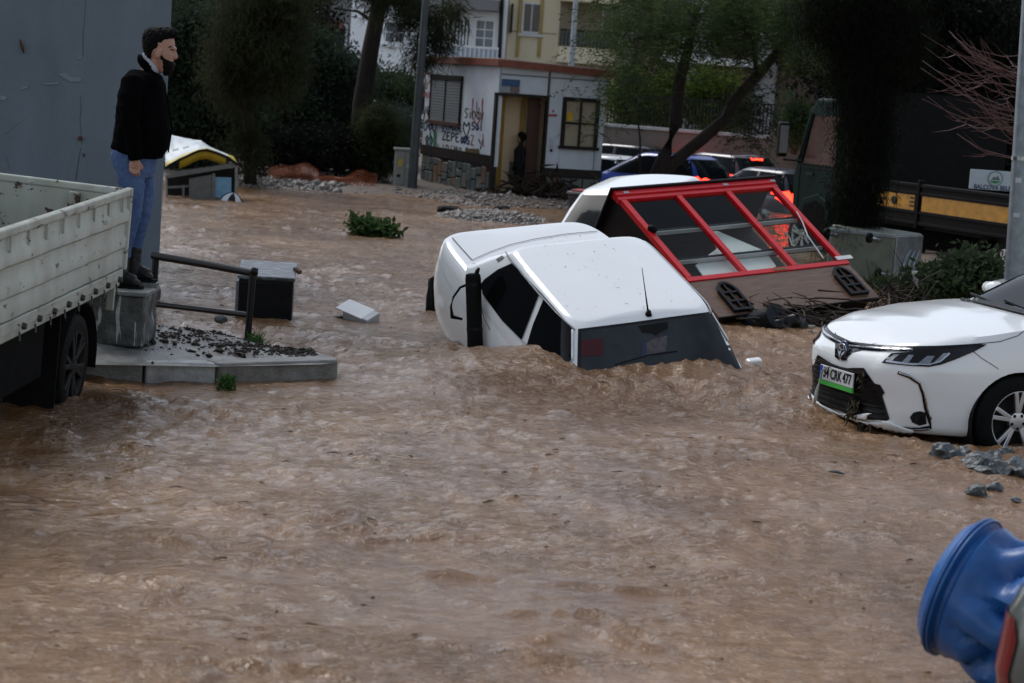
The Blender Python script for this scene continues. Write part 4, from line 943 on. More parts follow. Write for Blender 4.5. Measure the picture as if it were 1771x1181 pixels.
for sg in (-1,1):
    s0 = mp(178,290); s1 = mp(176,430); s2 = mp(194,580)
    sh_ = Vector((s0[0],sg*.205,s0[1])); el = Vector((s1[0]-.012,sg*.265,s1[1])); wrv = Vector((s2[0],sg*.245,s2[1])); wr[sg] = wrv
    mb.tube([sh_*.9,sh_,el,wrv,wrv+Vector((.004,0,-.02))],[.04,.05,.04,.028,.027],10,up=(0,1,0))
    # palm and curled fingers
    pc = wrv+Vector((-.002,0,-.055)); mb.tube([wrv,pc,pc+Vector((-.004,0,-.025))],[(.026,.02),(.040,.018),(.036,.016)],12,up=(0,1,0))
    for k in range(4):
        f0 = pc+Vector((.030-.0195*k,-sg*.0,-.020-.004*(k in (1,2)))); ln = (.036,.040,.038,.030)[k]
        f1 = f0+Vector((.002,sg*.006,-ln)); f2 = f1+Vector((.001,-sg*.020,-ln*.45)); f3 = f2+Vector((0,-sg*.022,ln*.35))
        mb.tube([f0,f1,f2,f3],[.0092,.0090,.0082,.0068],8,up=(0,1,0))
    t0 = pc+Vector((.034,0,.012)); mb.tube([t0-Vector((.01,0,-.01)),t0+Vector((.016,-sg*.008,-.026)),t0+Vector((.014,-sg*.018,-.052))],[.011,.0105,.008],8,up=(0,1,0))
body_m = organic('body',mb,SKIN,man,.0048,4,.5)
# eyes and lips on the near and far side
for sg in (-1,1):
    ex_,ez_ = mp(320,140); m_ = MB(); ell(m_,(ex_-.006,sg*.038,ez_+.003),(.010,.012,.0065),n=10); e_ = m_.build('eye',M('eye_white',(.13,.11,.10),.25),body_m,smooth=True)
    m_ = MB(); ell(m_,(ex_+.001,sg*.0425,ez_+.003),(.0045,.006,.0055),n=8); m_.build('iris',M('iris_dark',(.012,.008,.006),.2),e_,smooth=True)
    m_ = MB(); m_.tube([(ex_-.024,sg*.061,ez_+.017),(ex_-.006,sg*.049,ez_+.023),(ex_+.006,sg*.022,ez_+.020)],[.002,.0045,.0035],6); m_.build('eyebrow',HAIR,body_m,smooth=True)
m_ = MB(); m_.tube([(lx-.022,-.024,lz),(lx-.006,0,lz+.001),(lx-.022,.024,lz)],[.003,.006,.003],8); m_.build('lips',M('lips',(.24,.10,.085),.45),body_m,smooth=True)
# hair cap with a short quiff, beard
def clipz(f):
    def ed(me):
        bm = bmesh.new(); bm.from_mesh(me); bmesh.ops.delete(bm,geom=[v for v in bm.verts if not f(v.co)],context='VERTS'); bm.to_mesh(me); bm.free()
    return ed
def ruffle(o,a,f):
    for v in o.data.vertices: v.co += Vector((noise.noise(v.co*f),noise.noise(v.co*f+Vector((5,0,0))),noise.noise(v.co*f*.8+Vector((0,7,0)))))*a
mb = MB(); slab(mb,[row(50,242,318,.026),row(56,222,338,.046),row(66,207,346,.062),row(78,200,342,.071),row(92,196,326,.077),row(106,195,308,.079),row(120,195,292,.080),row(134,197,280,.079),row(148,200,256,.077),row(164,206,244,.073),row(182,215,238,.066),row(194,222,236,.058)],22,2.3)
hr = organic('hair',mb,HAIR,man,.006,2,.5); ruffle(hr,.009,75)
mb = MB(); slab(mb,[row(146,268,280,.0745),row(162,266,288,.073),row(176,266,300,.0695),row(186,265,322,.064),row(194,266,329,.060),row(206,268,329,.056),row(220,273,325,.050),row(234,279,316,.042),row(246,286,304,.028)],20,2.2)
bd_ = organic('beard',mb,HAIR,man,.006,2,.5); ruffle(bd_,.004,90)
# jacket
mb = MB()
slab(mb,[row(232,168,254,.10),row(250,138,275,.165),row(280,112,288,.185),row(340,95,296,.190),row(400,89,304,.195),row(460,85,312,.205),row(520,76,310,.21),row(556,68,300,.212),row(574,84,282,.205),row(588,130,276,.19)])
for sg in (-1,1):
    s0 = mp(178,278); s1 = mp(172,430); s2 = mp(197,596)
    mb.tube([(s0[0],sg*.12,s0[1]+.02),(s0[0],sg*.205,s0[1]-.01),(mp(172,350)[0],sg*.245,mp(172,350)[1]),(s1[0],sg*.262,s1[1]),(mp(186,520)[0],sg*.255,mp(0,520)[1]),(s2[0],sg*.243,s2[1])],[.075,.083,.077,.066,.056,.050],14,up=(0,1,0))
def folds(amp,fr_,seed):
    def ed(me):
        for v in me.vertices:
            c = v.co; k = amp*(noise.noise(Vector((c.x*fr_,c.y*fr_,c.z*fr_*2.2+seed)))+.6*noise.noise(Vector((c.x*fr_*2.3,c.y*fr_*2.3,c.z*fr_*3.6-seed))))
            v.co = c+v.normal*k
    return ed
jk = organic('jacket',mb,JACK,man,.011,5,.5,folds(.007,7,2))
mb = MB(); cpts = []
for t in np.linspace(R(28),R(332),16): x = mp(216,228)[0]+.064*math.cos(t); cpts.append((x,.074*math.sin(t),mp(0,216)[1]-.056*math.cos(t)*.9+.006))
mb.tube(cpts,[(.011,.030)]*16,8,up=(0,0,1)); mb.build('collar',JACK,jk,smooth=True)
mb = MB(); cpts = []
for t in np.linspace(R(22),R(338),16): x = mp(228,224)[0]+.058*math.cos(t); cpts.append((x+.006,.066*math.sin(t),mp(0,210)[1]-.060*math.cos(t)+.016))
mb.tube(cpts,[(.007,.020)]*16,8,up=(0,0,1)); mb.build('shirt_collar',M('pale_hood',(.34,.35,.40),.8,var=.1,scale=30),man,smooth=True)
mb = MB(); mb.tube([(mp(262,262)[0],0,mp(0,262)[1]),(mp(296,340)[0]+.006,0,mp(0,340)[1]),(mp(314,460)[0]+.006,0,mp(0,460)[1]),(mp(300,560)[0]+.006,0,mp(0,560)[1])],[.006,.006,.006,.005],6,up=(0,1,0)); mb.build('button_placket',JACK,jk,smooth=True)
# jeans
mb = MB()
slab(mb,[row(535,75,282,.185),row(600,66,255,.19),row(640,82,250,.185),row(668,95,240,.175)])
for sg,dx in ((-1,0),(1,22)):
    P = [(600,148,.098,.098),(660,157,.096,.092),(720,166,.088,.080),(780,168,.070,.066),(830,166,.060,.057),(880,154,.056,.054),(930,142,.049,.050),(975,137,.042,.046),(1005,134,.042,.046)]
    mb.tube([(mp(x+dx,y)[0],sg*(.098 if i < 4 else .10),mp(x,y)[1]) for i,(y,x,ra,rb) in enumerate(P)],[(rb,ra) for y,x,ra,rb in P],16,up=(1,0,0))
organic('jeans',mb,JEAN,man,.010,4,.5,folds(.0065,12,5))
for sg,ax,toe,sole in ((-1,112,205,1131),(1,150,236,1112)):
    mb = MB(); a = mp(ax,1000); b_ = mp(ax-4,1060); h_ = mp(ax-10,1108); t_ = mp(toe-20,1112); m2 = mp((ax+toe)/2+4,1090); dz = (1131-sole)/588
    yy = sg*.10
    mb.tube([(mp(ax+8,965)[0],yy,mp(0,965)[1]),(a[0],yy,a[1]),(b_[0],yy,b_[1]),(h_[0]+.01,yy,.045+dz)],[.050,.054,.056,.052],14,up=(1,0,0))
    mb.tube([(h_[0]-.02,yy,.050+dz),(m2[0]-.03,yy,.062+dz),(m2[0]+.02,yy,.052+dz),(t_[0]-.02,yy,.040+dz),(t_[0]+.022,yy,.032+dz)],[(.046,.050),(.048,.058),(.050,.046),(.050,.036),(.034,.024)],14)
    bt = organic('boot',mb,BOOT,man,.008,4,.5)
    mb = MB(); xa = h_[0]-.062; xb = t_[0]+.05
    mb.prism([(xa,yy-.036),(xa+.06,yy-.044),((xa+xb)/2,yy-.04),(xb-.08,yy-.052),(xb-.02,yy-.036),(xb,yy),(xb-.02,yy+.036),(xb-.08,yy+.052),((xa+xb)/2,yy+.04),(xa+.06,yy+.044),(xa,yy+.036),(xa-.008,yy)],lambda u,v,t: Vector((u,v,t)),dz+.001,dz+.022); mb.build('sole',RUBBER,bt)
    if sole < 1131: o = MB().box2((xa-.02,yy-.06,.0),(xb+.01,yy+.06,dz)).build('stone_step',CONC); o.location = (FX,FY,FZ); tag(o,'flat stone chip under the far boot on the block','stone')
# ------------------------------------------------------------------ graffitied cabin
O = aty(853,346,40.0); Lp = aty(727,338,44.3); ly = Vector((Lp.x-O.x,Lp.y-O.y,0)).normalized(); lx_ = Vector((ly.y,-ly.x,0))
SM = frame((O.x,O.y,0),lx_,ly); SI = SM.inverted(); so_ = SI @ CAMPOS; sr_ = SI.to_3x3()
shed = thing('cabin','white graffitied cabin with open door and rust red roof edge','cabin',mat=SM)
def rf(x,y): d = sr_ @ ray(x,y); t = -so_.y/d.y; p = so_+d*t; return p.x,p.z        # on the door wall
def lf(x,y): d = sr_ @ ray(x,y); t = -so_.x/d.x; p = so_+d*t; return p.y,p.z        # on the graffiti wall
WW = rf(1042,250)[0]; LLn = lf(733,200)[0]; HT = lf(853,114)[1]
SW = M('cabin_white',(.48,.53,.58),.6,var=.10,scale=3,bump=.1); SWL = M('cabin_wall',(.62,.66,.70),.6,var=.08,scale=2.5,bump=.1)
dx0,dz1 = rf(862,165); dx1,_ = rf(946,168); wx0,wz1 = rf(976,172); wx1,wz0 = rf(1030,255)
th = .07
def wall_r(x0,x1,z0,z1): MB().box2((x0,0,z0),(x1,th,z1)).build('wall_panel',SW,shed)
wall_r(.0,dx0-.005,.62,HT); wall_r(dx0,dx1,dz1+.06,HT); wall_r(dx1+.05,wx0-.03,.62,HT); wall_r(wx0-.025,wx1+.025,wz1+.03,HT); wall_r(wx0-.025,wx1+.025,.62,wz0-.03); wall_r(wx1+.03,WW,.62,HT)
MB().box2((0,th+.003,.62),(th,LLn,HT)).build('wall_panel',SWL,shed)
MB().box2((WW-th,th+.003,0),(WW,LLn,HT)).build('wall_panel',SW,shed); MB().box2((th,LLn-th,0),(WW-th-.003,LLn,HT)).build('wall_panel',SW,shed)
BAND = M('dark_band',(.03,.022,.018),.6,var=.3)
MB().box2((-.03,th+.04,.62),(-.004,LLn+.02,.82)).build('dado_band',BAND,shed); MB().box2((dx1+.05,-.03,.50),(WW+.02,-.004,.66)).build('dado_band',BAND,shed)
MORT = M('dark_mortar',(.035,.03,.027),.8,var=.3)
MB().box2((.02,th,-.3),(.05,LLn,.618)).build('base_wall',MORT,shed); MB().box2((dx1+.05,.02,-.3),(WW,.06,.618)).build('base_wall',MORT,shed)
STN = [M('stone_%d'%i,c,.6,var=.25,scale=5,bump=.4,bscale=20) for i,c in enumerate(((.07,.095,.095),(.10,.115,.10),(.055,.075,.08),(.15,.085,.05),(.12,.12,.10),(.13,.075,.05)))]
y = .14; rd = random.Random(3); ncol = 15; cols = [.14+(LLn-.22)*i/ncol+rd.uniform(-.05,.05) for i in range(ncol+1)]
for i in range(ncol):
    a,b = cols[i]+.012,cols[i+1]-.012; zs_ = [-.06]; 
    while zs_[-1] < .5: zs_.append(min(.60,zs_[-1]+rd.choice([.16,.22,.30,.36])))
    for j in range(len(zs_)-1):
        z0,z1 = zs_[j]+.012,zs_[j+1]-.012
        if z1-z0 < .05: continue
        k = lambda: rd.uniform(-.028,.028)
        q = [(a+k()*.5,z0+k()*.6),((a+b)/2,z0+k()*.6),(b+k()*.5,z0+k()*.6),(b+k()*.5,z1+k()*.5),((a+b)/2,z1+k()),(a+k()*.5,z1+k()*.5)]
        MB().prism(q,lambda u,v,t: Vector((t,u,v)),-.02-rd.uniform(0,.02),.019).build('stone',rd.choices(STN,[5,4,4,2,3,1])[0],shed,bevel=.008,seg=1)
x = dx1+.08
while x < WW-.1:
    w_ = rd.uniform(.16,.26)
    for z0,z1 in ((-.05,.20),(.225,.48)): MB().box2((x,-.025,z0+rd.uniform(-.02,.02)),(min(WW-.02,x+w_-.02),.019,z1)).build('stone',rd.choice(STN),shed,bevel=.01,seg=1)
    x += w_
RFM = M('rust_red_fascia',(.16,.042,.022),.6,var=.3,scale=6)
MB().prism([(-.14,-.14),(WW+.10,-.14),(WW+.10,LLn+.1),(-.14,LLn+.1)],lambda u,v,t: Vector((u,v,t-.03*u)),HT+.002,HT+.13).build('roof',RFM,shed)
MB().prism([(-.10,-.10),(WW+.06,-.10),(WW+.06,LLn+.06),(-.10,LLn+.06)],lambda u,v,t: Vector((u,v,t-.03*u)),HT+.132,HT+.15).build('roof_sheet',M('roof_sheet',(.42,.36,.31),.5,var=.15),shed)
# door, frame, window
DK = M('dark_joinery',(.020,.013,.010),.5,var=.3)
MB().box2((dx0-.05,-.02,-.2),(dx0,.09,dz1+.05)).build('door_jamb',DK,shed); MB().box2((dx1,-.02,-.2),(dx1+.045,.09,dz1+.05)).build('door_jamb',DK,shed); MB().box2((dx0-.05,-.022,dz1),(dx1+.045,.092,dz1+.055)).build('door_head',DK,shed)
OCH = M('ochre_board',(.36,.205,.03),.6,var=.25,scale=4); CRM = M('cream_wall',(.68,.52,.33),.7,var=.1,scale=3)
MB().bar((dx0+.02,.10,dz1/2),(dx0+.30,.45,dz1/2),.035,dz1-.02).build('door_leaf',OCH,shed)
MB().box2((th,.62,0),(WW-th,.65,HT)).build('inner_wall',CRM,shed); MB().box2((th,th+.01,.05),(WW-th,LLn-th-.01,.12)).build('floor',MUD,shed); MB().box2((th,th,HT-.06),(WW-th,LLn-th,HT-.005)).build('ceiling',CRM,shed)
MB().box2((dx1-.24,.30,.1),(dx1+.0,.34,dz1)).build('inner_post',M('brown_post',(.06,.026,.016),.6,var=.3),shed); MB().box2((dx1-.30,.52,.1),(dx1-.245,.56,dz1-.02)).build('inner_post',OCH,shed)
MB().box2((.5,.57,.3),(1.0,.615,.72)).build('vent_grille',M('grey_vent',(.12,.12,.115),.5),shed)
for a_,b_,c_,d_ in ((wx0-.02,wx0+.05,wz0,wz1),(wx1-.05,wx1+.02,wz0,wz1)): MB().box2((a_,-.03,c_+.0),(b_,.06,d_)).build('window_frame',DK,shed)
xm = (wx0+wx1)/2; zm = (wz0+wz1)/2
MB().box2((wx0-.02,-.032,wz1-.02),(wx1+.02,.062,wz1+.055)).build('window_frame',DK,shed); MB().box2((wx0-.06,-.07,wz0-.06),(wx1+.05,.062,wz0-.002)).build('window_sill',DK,shed)
MB().box2((xm-.018,-.02,wz0),(xm+.018,.05,wz1-.022)).build('glazing_bar',DK,shed); MB().box2((wx0+.052,-.018,zm-.018),(wx1-.052,.048,zm+.018)).build('glazing_bar',DK,shed)
PANE = M('cream_pane',(.30,.27,.19),.25,var=.12,scale=4)  # opaque panes coloured like the cream wall behind the glass
for a_,b_ in ((wx0+.052,xm-.02),(xm+.02,wx1-.052)):
    for c_,d_ in ((wz0+.003,zm-.02),(zm+.02,wz1-.024)): MB().box2((a_,.012,c_),(b_,.02,d_)).build('pane',PANE,shed)
MB().box2((wx0+.08,-.002,zm+.04),(wx0+.2,.009,zm+.2)).build('warning_sticker',M('yellow_sticker',(.55,.36,.01),.5),shed)
# window with roller shutters on the graffiti wall
a0,zt0 = lf(800,140); a1,zb0 = lf(745,206); zb1 = lf(800,212)[1]; zt1 = zt0
MB().box2((-.05,a0-.06,zt0-.01),(-.003,a1+.06,zt0+.1)).build('shutter_box',DK,shed); MB().box2((-.08,a0-.06,zb1-.09),(-.003,a1+.06,zb1-.02)).build('window_sill',M('brown_sill',(.07,.03,.022),.6),shed)
for a_,b_ in ((a0-.05,a0),(a1,a1+.05),((a0+a1)/2-.025,(a0+a1)/2+.025)): MB().box2((-.045,a_,zb1-.02),(-.003,b_,zt0-.012)).build('window_frame',DK,shed)
SHT = M('grey_shutter',(.20,.21,.215),.5,var=.1)
for a_,b_ in ((a0+.002,(a0+a1)/2-.027),((a0+a1)/2+.027,a1-.002)):
    nz_ = 14
    for k in range(nz_):
        z0 = zb1-.018+(zt0-zb1)*k/nz_; MB().box2((-.030,a_,z0),(-.008,b_,z0+(zt0-zb1)/nz_-.008)).build('shutter_slat',SHT,shed)
x0,z1 = rf(868,136); x1,z0 = rf(898,150); MB().box2((x0,-.03,z0),(x1,-.004,z1)).build('blue_sign',M('sign_blue',(.010,.060,.16),.4,var=.2,scale=12),shed)
x0b,_ = rf(868,150); z00 = rf(868,159)[1]; MB().box2((x0,-.029,z00),((x0+x1)/2-.01,-.004,z0-.006)).build('notice',M('notice_grey',(.22,.24,.27),.5),shed); MB().box2(((x0+x1)/2+.01,-.029,z00),(x1,-.004,z0-.006)).build('notice',M('notice_brown',(.12,.09,.08),.5),shed)
MB().box2((dx1+.12,-.02,1.05),(dx1+.20,-.004,1.25)).build('switch_plate',M('switch',(.42,.45,.48),.5),shed); x_,z_ = rf(951,262); MB().box2((x_,-.03,z_),(x_+.04,-.004,z_+.05)).build('socket',DK,shed)
MB().box2((.0,-.012,HT-.16),(WW,-.001,HT-.13)).build('wall_joint',M('joint_grey',(.15,.165,.18),.6),shed)
for px_ in (949,1034): x_,_ = rf(px_,180); MB().box2((x_-.008,-.010,.67),(x_+.008,-.001,HT-.165)).build('wall_joint',M('joint_grey',(.15,.165,.18),.6),shed)
# graffiti: spray strokes drawn as thin paint on the wall
SPR = {'k':M('spray_black',(.02,.02,.024),.6),'b':M('spray_navy',(.02,.03,.09),.6),'r':M('spray_red',(.30,.06,.07),.6),'g':M('spray_green',(.04,.20,.09),.6),'o':M('spray_olive',(.06,.055,.03),.6),'y':M('spray_brown',(.10,.065,.02),.6)}
z4 = lambda x,y: (640+x/3.19, y/3.19)
FONT = {'s':[[(1,.9),(.4,1),(.1,.75),(.9,.35),(.6,0),(0,.1)]],'i':[[(.5,.7),(.5,0)],[(.5,.95),(.5,1)]],'n':[[(.1,0),(.1,.8)],[(.1,.6),(.5,.85),(.85,.6),(.9,0)]],'d':[[(.8,1.3),(.85,0)],[(.8,.6),(.4,.8),(.1,.4),(.4,0),(.8,.2)]],'y':[[(0,.8),(.45,.2)],[(.95,.85),(.3,-.6)]],'E':[[(.9,1),(.1,1),(.1,0),(.9,0)],[(.1,.5),(.7,.5)]],'Z':[[(0,1),(.9,1),(.05,0),(1,0)]],'P':[[(.1,0),(.1,1),(.8,.9),(.8,.55),(.1,.5)]],'L':[[(.1,1),(.1,0),(.9,0)]],'I':[[(.5,1),(.5,0)]],'D':[[(.1,0),(.1,1),(.8,.75),(.8,.25),(.1,0)]],'M':[[(0,0),(.15,1),(.5,.4),(.85,1),(1,0)]],'U':[[(.1,1),(.15,.2),(.5,0),(.85,.2),(.9,1)]],'O':[[(.5,1),(.1,.6),(.2,.1),(.6,0),(.9,.5),(.5,1)]],'S':[[(.95,.9),(.4,1),(.1,.7),(.9,.35),(.6,0),(0,.1)]],'T':[[(0,1),(1,1)],[(.5,1),(.5,0)]],'a':[[(.9,.7),(.4,.8),(.1,.4),(.4,0),(.85,.3),(.9,.75),(.95,0)]],'H':[[(.1,0),(.1,1)],[(.9,0),(.9,1)],[(.1,.5),(.9,.5)]],'8':[[(.5,.5),(.1,.75),(.5,1),(.9,.75),(.5,.5),(.05,.25),(.5,0),(.95,.25),(.5,.5)]],'2':[[(.05,.8),(.5,1),(.9,.7),(.05,0),(1,0)]],'R':[[(.1,0),(.1,1),(.8,.9),(.75,.55),(.1,.5),(.9,0)]],'l':[[(.5,1.3),(.45,.1),(.8,0)]],'v':[[(.5,0),(.05,.6),(.2,.95),(.5,.7),(.8,.95),(.95,.6),(.5,0)]],'@':[[(.5,0),(.05,.5),(.3,.95),(.8,.8),(.9,.3),(.4,.1),(.3,.6),(.7,.7)]]}
def spray(pts, col, wd=.022):
    Q = []
    for i in range(len(pts)-1):
        for k in range(4): t = k/4; Q.append((pts[i][0]*(1-t)+pts[i+1][0]*t,pts[i][1]*(1-t)+pts[i+1][1]*t))
    Q.append(pts[-1]); L_ = [Vector((-.004,*lf(*z4(*q)))) for q in Q]; vs = []; fs = []
    for i,p in enumerate(L_):
        d = L_[min(i+1,len(L_)-1)]-L_[max(i-1,0)]; n_ = Vector((0,-d.z,d.y)); n_ = n_.normalized()*wd/2*random.uniform(.8,1.2) if n_.length > 1e-6 else Vector((0,0,wd/2))
        n_.y *= 2.2
        j_ = Vector((-.0006*random.random(),0,0)); vs += [p+n_+j_,p-n_+j_]
    for i in range(len(L_)-1): fs.append((2*i,2*i+1,2*i+3,2*i+2))
    MB().add(vs,fs).build('graffiti_stroke',SPR[col],shed)
def word(s,x,y,w_,h,col,wd=.022,slope=.16):
    for i,ch in enumerate(s):
        for st in FONT.get(ch,[]): spray([(x+i*w_*1.12+u*w_+random.uniform(-1.5,1.5),y+slope*i*w_-v*h+random.uniform(-1.5,1.5)) for u,v in st],col,wd)
word('sindy',522,650,19,52,'o',.03); word('ZEPE',398,770,22,44,'k',.03); word('ELIDIMa',352,830,20,42,'o',.026); word('82',306,822,20,74,'b',.05); word('HL',330,815,28,90,'g',.05); word('ST',300,490,20,90,'r',.03); word('MER',296,535,13,26,'r',.025)
word('OlMaSE',396,712,17,36,'b',.03); word('v',512,760,42,90,'k',.035,0); word('Sai',560,715,19,40,'b',.035); word('Zgul',556,800,18,52,'r',.026); word('y',600,800,26,40,'o',.03); word('O@U',296,720,22,55,'b',.035); word('y@',286,640,24,60,'k',.03); word('a@s',500,790,15,40,'b',.04)
spray([(570,540),(562,640),(590,690),(618,640),(622,545)],'r',.035); spray([(590,560),(590,640)],'r',.03); word('@aO@',528,850,17,34,'y',.06)
def rstroke(x,y,col='r'): 
    p = rf(*z4(x,y)); MB().box2((p[0]-.02,-.006,p[1]-.025),(p[0]+.02,-.001,p[1]+.025)).build('red_stencil',SPR[col],shed)
for x_ in (990,1002,1014,1026): rstroke(x_,636)
rstroke(1010,612)
# mud and rubbish in the doorway
dm = SM @ Vector(((dx0+dx1)/2+.15,-.25,.0)); twig_heap('flood_debris','heap of dark branches and rubbish in the cabin doorway',(dm.x+.3,dm.y+.1,.02),(.42,.25,.22),260,.45,.02,11,.5)
# child in the doorway
CDK = M('dark_clothes',(.012,.012,.014),.8,var=.3)
cp = SM @ Vector((dx1-.36,.30,.12)); ch = thing('person','small person in dark clothes standing inside the cabin doorway','person',(cp.x,cp.y,.12),R(200))
mb = MB(); ell(mb,(0,0,1.08),(.085,.075,.105)); mb.tube([(0,0,1.0),(0,0,.9)],.04,8)
for sg in (-1,1):
    mb.tube([(0,sg*.12,.86),(-.02,sg*.17,.66),(.05,sg*.15,.50)],[.045,.036,.028],8); mb.tube([(.05,sg*.15,.50),(.08,sg*.145,.43)],[.028,.022],8)
mb.tube([(0,0,.93),(0,0,.84),(0,0,.6),(0,0,.5)],[(.06,.05),(.10,.13),(.09,.115),(.09,.12)],12,up=(1,0,0))
for sg in (-1,1): mb.tube([(0,sg*.06,.55),(.01,sg*.065,.30),(0,sg*.065,.06),(.06,sg*.065,.03)],[.075,.05,.038,.035],8,up=(1,0,0))
bdy = organic('body',mb,CDK,ch,.012,3)
mb = MB(); ell(mb,(.012,0,1.07),(.078,.066,.095)); mb.build('face',M('skin_far',(.25,.13,.09),.6),ch,smooth=True); mb = MB(); ell(mb,(-.012,0,1.10),(.092,.085,.098)); mb.build('hair',HAIR,ch,smooth=True)
# ------------------------------------------------------------------ street cabinet, lamp posts, container
p = aty(698,322,41.0); uc = thing('utility_cabinet','grey beige street cabinet left of the graffitied cabin','cabinet',(p.x,41,-.05),R(8)); UC = M('beige_steel',(.24,.245,.22),.5,var=.1)
MB().box2((-.19,0,0),(.19,.35,.82)).build('casing',UC,uc,bevel=.01); MB().box2((-.22,-.03,.822),(.22,.38,.87)).build('roof_cap',UC,uc,bevel=.01)
for a_,b_ in ((-.18,-.005),(.005,.18)): dd = MB().box2((a_,-.015,.06),(b_,-.002,.79)).build('door',UC,uc,bevel=.004); MB().box2((a_+.03,-.02,.3 if a_<0 else .5),(a_+.10,-.016,.36 if a_<0 else .56)).build('sticker',M('sticker_w',(.4,.42,.45),.5) if a_>0 else DK,dd)
MB().box2((-.14,-.02,.52),(-.05,-.016,.66)).build('warning_label',M('yellow_label',(.45,.33,.04),.5),uc)
def pole(name,label,px0,px1,Y,r0,r1,m,group=None,collar=True):
    a = aty(*px0,Y); b = aty(*px1,Y); d = (b-a); b2 = a+d*1.6; t = thing(name,label,'lamp post',a)
    MB().tube([Vector((0,0,0)),d*.2,d*1.0,b2-a],[r0,r0*.95,r1,r1*.8],16).build('shaft',m,t,smooth=True,sharp=50)
    if collar: MB().tube([Vector((0,0,-.15)),Vector((0,0,.06)),Vector((0,0,.09))],[r0*2.0,r0*1.9,r0*1.1],14).build('base_collar',CONC,t,smooth=True,sharp=40)
    return t,d
POLE = M('dark_steel_pole',(.045,.055,.06),.45,metal=.3,var=.3,scale=4); GALV = M('galvanised',(.20,.235,.26),.42,metal=.45,var=.25,scale=9,bump=.1)
pole('lamp_post','dark leaning lamp post left of the graffitied cabin',(712,333),(736,0),40.4,.095,.065,POLE)
pole('lamp_post','thin pale lamp post rising behind the cabin roof',(987,130),(996,0),58,.085,.07,M('pale_pole',(.30,.34,.37),.5,var=.1),collar=False)
t,d = pole('lamp_post','thick galvanised lamp post at right edge with stickers',(1757,500),(1787,0),20.6,.125,.11,GALV)
MB().tube([d*.45,d*.463],[.1235,.1235],16).build('clamp_band',CHROME,t); 
for f_,sz in ((.38,.05),(.26,.04)):
    c = d*f_; a_ = -2.1; MB().box((c.x+.125*math.cos(a_),c.y+.125*math.sin(a_),c.z),(.004,.06,sz),Matrix.Rotation(a_,3,'Z')).build('sticker',M('sticker_w',(.4,.42,.45),.5),t)
p = aty(1035,335,33.5); ct = thing('waste_container','grey street container with red lid behind the white cars','container',(p.x,33.5,-.1),R(-14))
MB().prism([(-.44,0),(.44,0),(.50,.62),(-.50,.62)],lambda u,v,t: Vector((u,t,v)),0,.6).build('tub',M('dark_tub',(.05,.045,.045),.5,var=.3),ct,bevel=.02)
MB().box2((-.52,-.03,.622),(.52,.63,.66)).build('rim',M('pale_rim',(.22,.22,.22),.5),ct,bevel=.01); MB().prism([(-.46,.03),(.46,.03),(.46,.57),(-.46,.57)],lambda u,v,t: Vector((u,v,t)),.661,.69).build('lid',M('red_lid',(.35,.03,.03),.4,var=.2,scale=12),ct,bevel=.01)
# ------------------------------------------------------------------ wrecked street stall at the left
p = aty(348,350,33.8); stl = thing('food_stall','wrecked metal food stall with torn white and yellow awning','stall',(p.x,33.8,-.05),R(6))
STL = M('dull_steel',(.20,.215,.21),.38,metal=.6,var=.25,scale=6); GRY = M('grey_sheet',(.13,.135,.125),.5,var=.2)
def sp_(x,y,dy=0): q = aty(x,y,33.8+dy); v = q-Vector((p.x,33.8,-.05)); return Matrix.Rotation(R(-6),3,'Z') @ v
MB().tube([sp_(288,352),sp_(288,302)],.02,8).build('leg',STL,stl); MB().tube([sp_(407,350),sp_(409,290)],.022,8).build('leg',STL,stl)
MB().tube([sp_(288,352,.6),sp_(290,300,.6)],.02,8).build('leg',STL,stl); MB().tube([sp_(407,350,.6),sp_(409,288,.6)],.02,8).build('leg',STL,stl)
MB().bar(sp_(287,305,-.01),sp_(410,285,-.01),.03,.07).build('counter_rail',STL,stl,bevel=.005); MB().bar(sp_(287,302,.6),sp_(410,284,.6),.03,.07).build('counter_rail',STL,stl)
def quad(name,L_,dy,m,par,t=.02):
    vs = [sp_(x,y,dy) for x,y in L_]; vs2 = [v+Vector((0,t,0)) for v in vs]; n_ = len(vs); MB().add(vs+vs2,[tuple(range(n_)),tuple(range(2*n_-1,n_-1,-1))]+[(i,(i+1)%n_,n_+(i+1)%n_,n_+i) for i in range(n_)]).build(name,m,par)
quad('front_panel',[(327,309),(366,302),(368,352),(327,352)],.02,GRY,stl); quad('blue_panel',[(372,306),(400,307),(400,340),(386,344),(372,341)],.01,M('sky_blue_sheet',(.16,.32,.45),.5,var=.12,scale=8),stl); quad('back_panel',[(290,305),(408,290),(408,352),(290,352)],.55,M('stall_dark',(.02,.02,.02),.7),stl)
quad('upright',[(367,300),(372,300),(372,352),(367,352)],-.005,STL,stl); quad('bracket',[(315,320),(319,320),(319,340),(315,340)],.1,STL,stl); quad('shelf',[(290,322),(326,320),(326,324),(290,326)],.15,STL,stl)
# awning: a wavy sheet, printed white with a yellow border
NU,NV = 40,16; vs = []; fs = []; lower = [(286,290),(300,280),(325,268),(345,259),(358,258),(375,263),(396,272),(412,284)]; upper = [(284,228),(300,234),(318,238),(335,241),(348,243),(360,252),(380,261),(404,270)]
def pl2(P,u): k = u*(len(P)-1); i = min(int(k),len(P)-2); t = k-i; return (P[i][0]*(1-t)+P[i+1][0]*t,P[i][1]*(1-t)+P[i+1][1]*t)
for i in range(NU+1):
    for j in range(NV+1):
        a = pl2(lower,i/NU); b = pl2(upper,i/NU); v = j/NV; q = sp_(a[0]*(1-v)+b[0]*v,a[1]*(1-v)+b[1]*v,-.05+.95*v); q.z += .02*noise.noise(Vector((i*.25,j*.4,0)))*(1 if 0<j<NV else .3); vs.append(q)
for i in range(NU):
    for j in range(NV): k = i*(NV+1)+j; fs.append((k,k+NV+1,k+NV+2,k+1))
